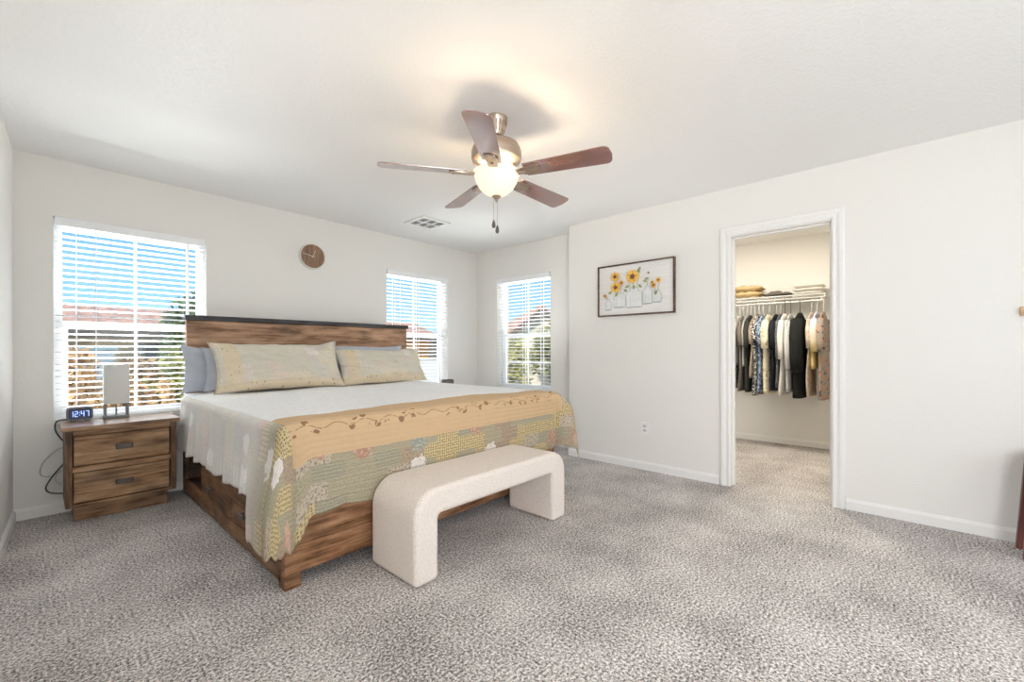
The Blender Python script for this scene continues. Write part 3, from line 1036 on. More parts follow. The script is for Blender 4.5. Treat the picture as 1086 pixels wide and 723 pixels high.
# table lamp
M_SHADE = plain('linen_lamp_shade', (0.66, 0.66, 0.63), 0.9, 0.02, 200, 0.15, 600)
M_LAMPMETAL = plain('grey_lamp_metal', (0.20, 0.20, 0.19), 0.45, 0.05, Metallic=0.3)
lx0, lx1, ly0, ly1 = .313, .452, 4.185, 4.275
tl = thing('table_lamp', ((lx0 + lx1) / 2, 4.23, .633), 'small lamp with tall square pale shade on open metal stand on nightstand', 'lamp')
mb = MB()
mb.box(lx0, ly0, .738, lx1, ly0 + .003, 1.012); mb.box(lx0, ly1 - .003, .738, lx1, ly1, 1.012)
mb.box(lx0, ly0 + .003, .738, lx0 + .003, ly1 - .003, 1.012); mb.box(lx1 - .003, ly0 + .003, .738, lx1, ly1 - .003, 1.012)
mb.build('lamp_shade', M_SHADE, tl)
mb = MB(); mb.box(lx0, ly0, .633, lx1, ly1, .653)
mb.build('base', M_LAMPMETAL, tl, bevel=0.003)
for x in (lx0 + .004, lx1 - .016):
    for y in (ly0 + .006, ly1 - .018):
        mb = MB(); mb.box(x, y, .653, x + .012, y + .012, .742)
        mb.build('post', M_LAMPMETAL, tl)
mb = MB(); mb.tube([(.3825, 4.23, .65), (.3825, 4.23, .80)], .005, 8)
mb.lathe([(0, .78), (.014, .78), (.014, .83), (.028, .87), (.03, .90), (.02, .93), (0, .94)], (.3825, 4.23, 0), 14)
mb.build('bulb_stem', M_LAMPMETAL, tl, smooth=True)

# dark device on the far nightstand
M_BLACK = plain('black_plastic', (0.03, 0.03, 0.033), 0.4, 0.05)
sp = thing('speaker', (3.385, 4.12, .633), 'small black rounded device showing just above the bed edge by the right window', 'speaker')
mb = MB(); mb.prism(rrect(3.312, .633, 3.462, .762, .02), 1, 4.10, 4.16)
mb.build('case', M_BLACK, sp, smooth=True, bevel=0.004)
mb = MB(); mb.prism(rrect(3.325, .645, 3.449, .75, .014), 1, 4.096, 4.1005)
mb.build('grille', M_IRON, sp)

# cords beside the left nightstand
M_WHITECORD = plain('white_cable', (0.62, 0.62, 0.60), 0.5, 0.02)


def smooth_path(pts, n=10):
    P = [Vector(p) for p in pts]
    out = []
    for i in range(len(P) - 1):
        a, b_, c_, d = P[max(i - 1, 0)], P[i], P[i + 1], P[min(i + 2, len(P) - 1)]
        for k in range(n):
            t = k / n
            out.append(0.5 * ((2 * b_) + (c_ - a) * t + (2 * a - 5 * b_ + 4 * c_ - d) * t * t + (3 * b_ - a - 3 * c_ + d) * t ** 3))
    out.append(P[-1])
    return out


mb = MB()
mb.tube(smooth_path([(.15, 4.268, .642), (.105, 4.284, .642), (.082, 4.292, .625), (.080, 4.297, .575), (.102, 4.297, .52), (.135, 4.295, .46),
                     (.130, 4.294, .36), (.092, 4.292, .30), (.066, 4.290, .262), (.036, 4.290, .195), (.052, 4.290, .155), (.110, 4.290, .135), (.17, 4.290, .130)]), .0042, 8)
tag(mb.build('power_cord', M_BLACK, loc=(.08, 4.29, .3), smooth='all'), 'black power cord hanging down the wall behind the nightstand', 'cord')
mb = MB()
mb.tube(smooth_path([(.150, 4.303, .455), (.090, 4.302, .44), (.028, 4.302, .37), (.008, 4.302, .30), (.030, 4.302, .265), (.075, 4.302, .27), (.108, 4.302, .33),
                     (.130, 4.302, .35)]), .0045, 8)
mb.tube(smooth_path([(.108, 4.301, .29), (.082, 4.301, .255), (.086, 4.301, .215), (.118, 4.301, .185), (.15, 4.301, .18)]), .0035, 8)
tag(mb.build('charging_cable', M_WHITECORD, loc=(.07, 4.3, .3), smooth='all'), 'white cable looped on the wall left of the nightstand', 'cable')

# ------------------------------------------------------------------ wall clock
M_DIAL = wood('clock_dial_wood', 2, (0.14, 0.075, 0.045), (0.25, 0.145, 0.09), (0.33, 0.21, 0.14), 0.5, 1.2, 0.2)
M_HAND = plain('pale_clock_hands', (0.80, 0.76, 0.66), 0.5, 0.02)
wc = thing('wall_clock', (1.815, YB, 2.045), 'round wooden wall clock with pale hands above the headboard', 'clock')
Mc = Matrix.Translation((1.815, YB - .001, 2.045)) @ Matrix.Rotation(PI / 2, 4, 'X')
mb = MB(); mb.lathe([(0, 0), (.123, 0), (.123, .036), (.121, .038), (.117, .038), (.115, .036), (.115, .022), (0, .022)], (0, 0, 0), 48, M=Mc)
mb.build('rim', plain('pale_clock_rim', (0.72, 0.68, 0.62), 0.4, 0.02), wc, smooth=True)
mb = MB(); mb.lathe([(0, .0225), (.1148, .0225), (.1148, .026), (0, .026)], (0, 0, 0), 48, M=Mc)
mb.build('dial', M_DIAL, wc)


def hand(name, ang, ln, w):
    M = Mc @ Matrix.Rotation(-R(ang), 4, 'Z')
    mb = MB(); mb.prism([(-w, -.018), (w, -.018), (w * .5, ln), (-w * .5, ln)], 2, .0285, .0305, M=M)
    mb.lathe([(0, .027), (.006, .027), (.006, .032), (0, .032)], (0, 0, 0), 12, M=Mc)
    mb.build(name, M_HAND, wc)


hand('hour_hand', 24, .068, .0035)
hand('minute_hand', 282, .098, .0028)

# ------------------------------------------------------------------ framed picture: sunflowers in jars
py0, py1, pz0, pz1 = 1.470, 2.243, 1.449, 1.947
pic = thing('framed_picture', (XR, (py0 + py1) / 2, pz0), 'brown framed print of sunflowers in glass jars left of the closet doorway', 'picture')
mb = MB()
fr = .013
for y0, y1, z0, z1 in ((py0, py0 + fr, pz0, pz1), (py1 - fr, py1, pz0, pz1), (py0 + fr, py1 - fr, pz0, pz0 + fr), (py0 + fr, py1 - fr, pz1 - fr, pz1)):
    mb.box(XR - .034, y0, z0, XR - .001, y1, z1)
mb.build('frame', wood('picture_frame_wood', 1, (0.05, 0.028, 0.018), (0.11, 0.065, 0.045), (0.17, 0.105, 0.07)), pic)
M_PAPER, nt, b = new_mat('whitewashed_board', (0.78, 0.77, 0.75), 0.7)
v = coords(nt, 'Object', (1, 3, 60))
nt.links.new(ramp(nt, noise_tex(nt, v, 1.0, 3.0), [(0.3, (0.72, 0.70, 0.67)), (0.7, (0.82, 0.81, 0.79))]), b.inputs['Base Color'])
mb = MB(); mb.box(XR - .022, py0 + fr, pz0 + fr, XR - .004, py1 - fr, pz1 - fr)
art = mb.build('print', M_PAPER, pic)
PAL = [plain('paint_yellow', (0.86, 0.52, 0.10), .8, .15, 60), plain('paint_amber', (0.72, 0.36, 0.07), .8, .1), plain('paint_brown', (0.20, 0.10, 0.05), .8, .1),
       plain('paint_leaf_green', (0.30, 0.36, 0.18), .8, .2, 50), plain('paint_grey_line', (0.42, 0.46, 0.46), .8, .1), plain('paint_jar_wash', (0.73, 0.745, 0.73), .8, .06, 20),
       plain('paint_stem', (0.42, 0.46, 0.30), .8, .1)]
LAY = [0]


def P2(u, w_, lay):            # u: 0..1 left to right as seen, w_: 0..1 bottom to top
    return (XR - .0225 - lay * .00012, (py1 - fr) - u * (py1 - py0 - 2 * fr), pz0 + fr + w_ * (pz1 - pz0 - 2 * fr))


AR = (py1 - py0) / (pz1 - pz0)
am = MB()


def shp(pts, mi):
    LAY[0] += 1
    am.poly([P2(u, w_, LAY[0]) for u, w_ in pts], mi)


def stroke(p, q, wd, mi):
    dx, dz = (q[0] - p[0]) * AR, q[1] - p[1]
    L = math.hypot(dx, dz)
    nx, nz = -dz / L * wd / AR, dx / L * wd
    shp([(p[0] + nx, p[1] + nz), (q[0] + nx, q[1] + nz), (q[0] - nx, q[1] - nz), (p[0] - nx, p[1] - nz)], mi)


def disc(u, w_, r_, mi, n=14):
    shp([(u + r_ / AR * math.cos(2 * PI * k / n), w_ + r_ * math.sin(2 * PI * k / n)) for k in range(n)], mi)


def flower(u, w_, r_, n=13, c0=0, rc=.34):
    for ring in (0, 1):
        for k in range(n):
            a = 2 * PI * (k + ring * .5) / n
            rr = r_ * (1.0 if ring == 0 else .82)
            d = (math.cos(a), math.sin(a)); e_ = (-d[1], d[0])
            pt = lambda t, s_: (u + (d[0] * t + e_[0] * s_) * rr / AR, w_ + (d[1] * t + e_[1] * s_) * rr)
            shp([pt(.2, -.08), pt(.6, -.17), pt(1.0, 0), pt(.6, .17), pt(.2, .08)], c0 if ring == 0 else (1 if k % 3 == 0 else c0))
    disc(u, w_, r_ * rc, 2)


def leaf(u, w_, a, L, wd, mi=3):
    d = (math.cos(a), math.sin(a)); e_ = (-d[1], d[0])
    pt = lambda t, s_: (u + (d[0] * t + e_[0] * s_) / AR, w_ + d[1] * t + e_[1] * s_)
    shp([pt(0, 0), pt(L * .35, -wd), pt(L * .7, -wd * .8), pt(L, 0), pt(L * .7, wd * .8), pt(L * .35, wd)], mi)


def jar(u, w0, hw, hh, neck):
    hw_ = hw
    body = [(u - hw_, w0 + .02), (u - hw_ * .9, w0), (u + hw_ * .9, w0), (u + hw_, w0 + .02), (u + hw_, w0 + hh * .72), (u + neck, w0 + hh * .86),
            (u + neck, w0 + hh), (u - neck, w0 + hh), (u - neck, w0 + hh * .86), (u - hw_, w0 + hh * .72)]
    shp(body, 5)
    for p, q in zip(body, body[1:] + body[:1]):
        stroke(p, q, .0045, 4)
    stroke((u - hw_ * .5, w0 + .05), (u - hw_ * .5, w0 + hh * .6), .003, 4)
    stroke((u - hw_ * .85, w0 + .012), (u + hw_ * .85, w0 + .012), .008, 4)


for a_, b_ in (((.28, .40), (.24, .70)), ((.30, .38), (.26, .52)), ((.31, .40), (.33, .60)), ((.49, .45), (.49, .66)), ((.52, .45), (.57, .80)),
               ((.66, .40), (.68, .62)), ((.79, .36), (.76, .52)), ((.80, .36), (.83, .58)), ((.13, .22), (.11, .38)), ((.45, .48), (.40, .84))):
    stroke(a_, b_, .006, 6)
jar(.135, .10, .045, .22, .022); jar(.30, .14, .082, .30, .06); jar(.50, .12, .105, .40, .055); jar(.68, .17, .060, .36, .025); jar(.80, .19, .055, .22, .04)
for u, w_, a in ((.56, .84, 60), (.58, .80, 120), (.44, .57, 200), (.56, .57, -40), (.62, .64, -15), (.64, .66, 10), (.20, .48, 200), (.36, .50, -30), (.27, .46, 250), (.50, .58, 270), (.80, .42, 250), (.13, .36, 150)):
    leaf(u, w_, R(a), .10, .028)
for k in range(5):
    disc(.38 + .02 * k, .80 + .03 * (k % 3) + .02 * k % .05, .010, 4, 8)
flower(.24, .78, .115); flower(.25, .56, .125); flower(.335, .64, .06, 9, 1); flower(.49, .74, .155, 15); flower(.77, .52, .06, 9, 1); flower(.83, .61, .062, 9, 0)
flower(.755, .58, .045, 8, 0); flower(.105, .40, .05, 8, 1); flower(.71, .77, .028, 7, 2)
am.build('painting', PAL, art, fix=False)

# ------------------------------------------------------------------ outlet, vent
ou = thing('wall_outlet', (XR, 1.762, .388), 'white wall outlet below the framed picture', 'outlet')
mb = MB(); mb.box(XR - .006, 1.727, .330, XR - .0005, 1.797, .446)
mb.build('plate', M_TRIM, ou, bevel=0.002)
for z in (.368, .408):
    mb = MB(); mb.prism(rrect(1.745, z - .014, 1.779, z + .014, .008), 0, XR - .0085, XR - .0055)
    s_ = mb.build('socket', plain('socket_grey', (0.62, 0.61, 0.59), .5, .02), ou)
    mb = MB()
    mb.box(XR - .009, 1.754, z - .006, XR - .0082, 1.757, z + .005); mb.box(XR - .009, 1.766, z - .006, XR - .0082, 1.769, z + .005)
    mb.build('slot', M_BLACK, s_)

vx0, vx1, vy0, vy1 = 2.535, 2.880, 3.455, 3.790
ve = thing('ceiling_vent', ((vx0 + vx1) / 2, (vy0 + vy1) / 2, H), 'white square ceiling vent with six louvred openings', 'vent')
mb = MB()
bd, br_ = .042, .018
mb.box(vx0, vy0, H - .010, vx1, vy0 + bd, H - .0005); mb.box(vx0, vy1 - bd, H - .010, vx1, vy1, H - .0005)
mb.box(vx0, vy0 + bd, H - .010, vx0 + bd, vy1 - bd, H - .0005); mb.box(vx1 - bd, vy0 + bd, H - .010, vx1, vy1 - bd, H - .0005)
cw = (vx1 - vx0 - 2 * bd - 2 * br_) / 3
chh = (vy1 - vy0 - 2 * bd - br_) / 2
for k in (1, 2):
    x = vx0 + bd + k * cw + (k - 1) * br_
    mb.box(x, vy0 + bd, H - .010, x + br_, vy1 - bd, H - .0005)
ym = vy0 + bd + chh
for k in range(3):
    x = vx0 + bd + k * (cw + br_)
    mb.box(x, ym, H - .010, x + cw, ym + br_, H - .0005)
mb.build('frame', M_TRIM, ve, bevel=0.001)
M_LOUV = plain('grey_louvre', (0.55, 0.56, 0.57), .5, .03)
for k in range(3):
    for j in range(2):
        x, y = vx0 + bd + k * (cw + br_), vy0 + bd + j * (chh + br_)
        mb = MB(); mb.box(x, y, H - .0012, x + cw, y + chh, H - .0004)
        for q_ in range(7):
            yy = y + chh * (q_ + .2) / 7
            mb.prism([(yy, H - .0085), (yy + .003, H - .0085), (yy + .011, H - .0015), (yy + .008, H - .0015)], 0, x, x + cw)
        mb.build('louvre', M_LOUV, ve)

# ------------------------------------------------------------------ ceiling fan
FX, FY = 1.757, 1.704
M_NICKEL, nt, b = new_mat('brushed_bronze_nickel', (0.50, 0.40, 0.31), 0.32, Metallic=0.9)
nt.links.new(ramp(nt, noise_tex(nt, coords(nt, 'Object', (3, 3, 120)), 2.0), [(0.3, (0.42, 0.33, 0.26)), (0.7, (0.56, 0.46, 0.37))]), b.inputs['Base Color'])
M_BLADE = wood('cherry_blade', 0, (0.13, 0.030, 0.022), (0.24, 0.065, 0.045), (0.33, 0.105, 0.075), 0.22, 1.0, 0.1, 0.9)
M_BLADE.node_tree.nodes['Principled BSDF'].inputs['Coat Weight'].default_value = 1.0
M_BLADE.node_tree.nodes['Principled BSDF'].inputs['Coat IOR'].default_value = 2.8
M_BLADE.node_tree.nodes['Principled BSDF'].inputs['Coat Roughness'].default_value = .12
M_BOWL, nt, b = new_mat('frosted_glass_bowl', (0.55, 0.50, 0.42), 0.35)
b.inputs['Emission Color'].default_value = (1.0, 0.84, 0.60, 1)
b.inputs['Emission Strength'].default_value = 0.52
fan = thing('ceiling_fan', (FX, FY, H), 'five-blade ceiling fan with cherry blades and a lit glass bowl', 'ceiling fan')
mb = MB()
mb.lathe([(.018, -.105), (.034, -.100), (.042, -.085), (.055, -.045), (.060, -.020), (.063, -.016), (.064, -.0005), (0, -.0005)], (FX, FY, H), 32)
can = mb.build('canopy', M_NICKEL, fan, smooth=True)
for k in range(16):
    a = 2 * PI * k / 16
    mb.tube([(FX + .0435 * math.cos(a), FY + .0435 * math.sin(a), H - .085), (FX + .0595 * math.cos(a), FY + .0595 * math.sin(a), H - .028)], .0022, 5)
mb = MB()
for k in range(16):
    a = 2 * PI * k / 16
    mb.tube([(FX + .0435 * math.cos(a), FY + .0435 * math.sin(a), H - .085), (FX + .0595 * math.cos(a), FY + .0595 * math.sin(a), H - .028)], .003, 5)
mb.build('flute', M_NICKEL, can, smooth='all')
mb = MB(); mb.tube([(FX, FY, H - .10), (FX, FY, 2.285)], .013, 14)
mb.build('downrod', M_NICKEL, fan, smooth=True)
mb = MB()
mb.lathe([(0, 2.160), (.075, 2.160), (.085, 2.168), (.110, 2.176), (.138, 2.196), (.143, 2.212), (.143, 2.246), (.138, 2.252), (.138, 2.262), (.125, 2.284), (.09, 2.297), (.03, 2.302),
          (.024, 2.325), (0, 2.325)], (FX, FY, 0), 40)
mb.build('motor_housing', M_NICKEL, fan, smooth=True)
mb = MB()
mb.lathe([(0, 2.112), (.060, 2.112), (.062, 2.118), (.062, 2.150), (.075, 2.160), (0, 2.160)], (FX, FY, 0), 32)
mb.build('light_fitter', M_NICKEL, fan, smooth=True)
# glass bowl: double-walled, open at the top
mb = MB()
prof = [(0, 1.996), (.03, 1.998), (.065, 2.012), (.098, 2.042), (.120, 2.082), (.128, 2.112), (.134, 2.122), (.134, 2.130), (.128, 2.130), (.122, 2.112), (.114, 2.084), (.093, 2.047), (.062, 2.018), (.028, 2.005), (0, 2.004)]
mb.lathe(prof, (FX, FY, 0), 40)
o = mb.build('light_bowl', M_BOWL, fan, smooth=True); o['label'] = 'glowing frosted glass bowl'
mb = MB()
mb.lathe([(0, 1.960), (.005, 1.962), (.006, 1.968), (.010, 1.972), (.008, 1.978), (.020, 1.986), (.026, 1.994), (.022, 1.999), (0, 1.999)], (FX, FY, 0), 20)
mb.build('finial', M_NICKEL, fan, smooth=True)
ox, oy = math.cos(YAW), -math.sin(YAW)
for dx, zt, zb in ((-.016, 2.0, 1.865), (.004, 1.962, 1.835)):
    px_, py_ = FX + ox * dx, FY + oy * dx
    mb = MB(); mb.tube([(px_, py_, zt), (px_, py_, zb)], .0013, 6)
    chn = mb.build('pull_chain', M_NICKEL, fan)
    mb = MB(); mb.lathe([(0, -.052), (.008, -.048), (.0115, -.038), (.009, -.022), (.004, -.008), (0, 0)], (px_, py_, zb), 14)
    mb.build('pull_fob', M_IRON, chn, smooth=True)
# blades: one built along +x, then copied round
PITCH = R(12)
bz = 2.118


def blade_local():
    mb = MB()
    o = []
    r0, r1, w0, w1 = .175, .655, .055, .070
    for t in [k / 8 for k in range(9)]:
        o.append((r0 + (r1 - .05 - r0) * t, -(w0 + (w1 - w0) * t)))
    rc = .034
    for k in range(0, 7):
        a = -PI / 2 + PI / 2 * k / 6
        o.append((r1 - rc - .006 + rc * math.cos(a), -w1 + rc + rc * math.sin(a)))
    o.append((r1, 0))
    for k in range(0, 7):
        a = PI / 2 * k / 6
        o.append((r1 - rc - .006 + rc * math.cos(a), w1 - rc + rc * math.sin(a)))
    for t in [1 - k / 8 for k in range(9)]:
        o.append((r0 + (r1 - .05 - r0) * t, (w0 + (w1 - w0) * t)))
    M = Matrix.Rotation(-PITCH, 4, 'X')
    mb.prism(o, 2, -.003, .003, M=M)
    ir = MB()
    ir.prism([(.165, -.032), (.235, -.042), (.262, -.030), (.270, 0), (.262, .030), (.235, .042), (.165, .032)], 2, -.009, -.0035, M=M)
    ir.prism([(.085, -.020), (.165, -.030), (.165, .030), (.085, .020)], 2, -.008, -.002, M=Matrix.Rotation(-PITCH * .6, 4, 'X'))
    ir.tube([(.09, 0, .045), (.105, 0, .02), (.125, 0, .0), (.18, 0, -.006)], .011, 8)
    ir.tube([(.245, .022 * math.cos(PITCH), -.010 - .022 * math.sin(PITCH)), (.245, .022 * math.cos(PITCH), -.013 - .022 * math.sin(PITCH))], .006, 8)
    ir.tube([(.245, -.022 * math.cos(PITCH), -.010 + .022 * math.sin(PITCH)), (.245, -.022 * math.cos(PITCH), -.013 + .022 * math.sin(PITCH))], .006, 8)
    return mb, ir


bmesh_blade, bmesh_iron = blade_local()
bl0 = bmesh_blade.build('blade', M_BLADE, None, bevel=0.002)
ir0 = bmesh_iron.build('blade_iron', M_NICKEL, None, smooth=True)
ir0.parent = bl0
bl0.parent = fan
bl0.location = (0, 0, bz - H)
blades = [bl0]
for k in range(1, 5):
    blades.append(copy_tree(bl0, fan))
for k, o in enumerate(blades):
    o.rotation_euler = (0, 0, R(0.5 + 72 * k))
# bulbs inside the fixture, shining up past the rim and out over the room
for k in range(3):
    a = 2 * PI * k / 3 + .5
    lamp('fan_bulb', 'POINT', 4.5, (1.0, 0.78, 0.52), Matrix.Translation((FX + .094 * math.cos(a), FY + .094 * math.sin(a), 2.130)), shadow_soft_size=.018)

# ------------------------------------------------------------------ closet: shelf, clothes
lamp('closet_ceiling_lamp', 'AREA', 19, (1.0, 0.91, 0.77), aim((4.75, 1.0, H - .012), (4.9, 1.0, 0)), shape='DISK', size=.3)
cl = thing('closet_light', (4.75, 1.0, H), 'flush round closet ceiling light above the doorway view', 'ceiling light')
mb = MB(); mb.lathe([(.150, -.012), (.165, -.010), (.168, -.0005), (.150, -.0005)], (4.75, 1.0, H), 32)
mb.build('trim_ring', M_TRIM, cl, smooth=True)

SX0, SX1, SY0, SY1, SZ = 5.635, 5.950, .585, 2.045, 1.722
M_WIRE = plain('white_wire', (0.80, 0.79, 0.76), .4, .02)
sh = thing('wire_shelf', (5.80, 1.3, SZ), 'white ventilated wire closet shelf with hanging rail', 'shelf')
mb = MB()
y = SY0
while y < SY1:
    mb.tube([(SX1, y, SZ), (SX0, y, SZ), (SX0 - .002, y, SZ - .036)], .0022, 5)
    y += .0254
for x in (SX0, SX0 + .15, SX1):
    mb.tube([(x, SY0, SZ - .003), (x, SY1, SZ - .003)], .0035, 6)
mb.build('wire_deck', M_WIRE, sh)
mb = MB(); mb.tube([(SX0 - .003, SY0, SZ - .036), (SX0 - .003, SY1, SZ - .036)], .005, 6)
mb.tube([(SX0 - .003, SY0 + .002, SZ + .004), (SX0 - .003, SY0 + .002, SZ - .038)], .005, 6)
mb.tube([(SX0 - .003, SY0, SZ + .002), (SX0 - .003, SY1, SZ + .002)], .0045, 6)
mb.build('front_lip', M_WIRE, sh)
mb = MB(); mb.tube([(SX0 - .01, SY0 + .02, SZ - .072), (SX0 - .01, SY1, SZ - .072)], .008, 8)
for y in (SY0 + .03, 1.05, 1.50, 1.95):
    mb.tube([(SX0 - .003, y, SZ - .034), (SX0 - .012, y, SZ - .05), (SX0 - .01, y, SZ - .066)], .004, 6)
mb.build('hanging_rod', M_WIRE, sh)
for y in (SY0 + .015, 1.42):
    mb = MB(); mb.tube([(SX0 + .005, y, SZ - .01), (SX1 - .0, y, SZ - .33)], .006, 6)
    mb.build('brace', M_WIRE, sh)


def fabric(name, base, pattern=None, c2=(1, 1, 1), c3=None, scale=30.0, thr=.5):
    m, nt, b = new_mat(name, base, .9)
    b.inputs['Specular IOR Level'].default_value = .1
    v = coords(nt)
    if pattern == 'blobs':
        n_ = noise_tex(nt, v, scale, 2.0)
        col = mix(nt, mth(nt, 'GREATER_THAN', n_, thr), base, c2)
        if c3:
            n2_ = noise_tex(nt, coords(nt, 'Object', (1.3, 1.3, 1.3), (1, 2, 3)), scale * .8, 2.0)
            col = mix(nt, mth(nt, 'GREATER_THAN', n2_, thr + .05), col, c3)
    elif pattern == 'stripes':
        s_ = nd(nt, 'ShaderNodeSeparateXYZ', {0: v})
        w_ = mth(nt, 'SINE', mth(nt, 'MULTIPLY', mth(nt, 'ADD', s_.outputs[0], s_.outputs[1]), scale))
        col = mix(nt, mth(nt, 'GREATER_THAN', w_, thr), base, c2)
    elif pattern == 'fade':
        s_ = nd(nt, 'ShaderNodeSeparateXYZ', {0: v})
        col = ramp(nt, mth(nt, 'MULTIPLY_ADD', s_.outputs[2], 1.0 / scale, thr), [(0, c2), (1, base)])
    else:
        n_ = noise_tex(nt, v, 12.0)
        col = mix(nt, n_, tuple(x * .85 for x in base), tuple(min(1, x * 1.12) for x in base))
    nt.links.new(col, b.inputs['Base Color'])
    bump(nt, b, noise_tex(nt, v, 22.0, 3.0), .35, .02)
    return m


ROD_X, ROD_Z = SX0 - .01, SZ - .072


def garment(name, y, th, hem, mat, label, sl=.0, slz=.25, hw=.20, rz=0.0, shz=1.525, cat='shirt', hook=M_WIRE, seed=0.0, flare=.03):
    """top hung edge-on to the room: body from shoulder to hem, two sleeves, own hanger"""
    r = thing(name, (ROD_X, y, ROD_Z), label, cat, 'clothes hanging in the closet')
    M = Matrix.Translation((ROD_X, y, 0)) @ Matrix.Rotation(rz, 4, 'Z')
    mb = MB()
    N, Kk = 20, 18
    rings = []
    zs = [hem + (shz - hem) * k / (Kk - 1) for k in range(Kk)]
    for z in zs:
        t = max(0.0, shz - z)
        if t < .09:      # shoulder slope to the neck
            q_ = t / .09
            w_ = .055 + (hw - .055) * q_ ** .8
            d_ = th * (.30 + .35 * q_)
        else:
            q_ = (t - .09) / max(.05, (shz - hem - .09))
            w_ = hw * (1 - .10 * sm(0, .3, q_)) + flare * q_
            d_ = th * (.65 + .35 * sm(0, .5, q_))
        ring = []
        for k in range(N):
            a = 2 * PI * k / N
            ca, sa = math.cos(a), math.sin(a)
            wr = 1 + .22 * n3(ca * 2 + seed, sa * 2, z * 3 + seed) * min(1, t * 4)
            ring.append(tuple(M @ Vector((w_ * (abs(ca) ** .8) * (1 if ca > 0 else -1),
                                          d_ * .5 * sa * wr + .02 * n3(z * 3, seed, ca) * min(1, t * 3), z + .012 * n3(ca * 3, seed, 2) * (z == hem)))))
        rings.append(ring)
    vs = [p for ring in rings for p in ring]
    fs = [(i * N + k, i * N + (k + 1) % N, (i + 1) * N + (k + 1) % N, (i + 1) * N + k) for i in range(Kk - 1) for k in range(N)]
    fs += [tuple(range(N - 1, -1, -1)), tuple((Kk - 1) * N + k for k in range(N))]
    mb.add(vs, fs)
    for s_ in (-1, 1):
        p0 = Vector((s_ * (hw - .06), 0, shz - .085)); p1 = Vector((s_ * (hw + .012), -.006, shz - .085 - slz * .35)); p2 = Vector((s_ * (hw + .022 + sl), -.015, shz - .085 - slz))
        pts_ = [M @ p0, M @ p0.lerp(p1, .5), M @ p1, M @ p1.lerp(p2, .5), M @ p2]
        mb.tube(pts_, [th * f_ for f_ in ((.50, .56, .58, .55, .54) if slz < .35 else (.50, .56, .56, .52, .44))], 10)
    mb.build('cloth', mat, r, smooth='all')
    mb = MB()
    hk = [(0, .0, ROD_Z + .0)]
    hk = [M @ Vector((.020 * math.sin(R(a)), 0, ROD_Z + .0135 * math.cos(R(a)))) for a in (-110, -60, -20, 20, 60, 110)]
    hk += [M @ Vector((.004, 0, ROD_Z - .03)), M @ Vector((0, 0, shz - .02))]
    mb.tube(hk, .003, 6)
    mb.tube([M @ Vector((-hw + .03, 0, shz - .085)), M @ Vector((-.03, 0, shz - .012)), M @ Vector((.03, 0, shz - .012)), M @ Vector((hw - .03, 0, shz - .085))], .005, 6)
    mb.build('hanger', hook, r, smooth='all')
    return r


def yp(px):                     # spread of the hangers along the rod
    return 1.486 - (px - 778) * .00912


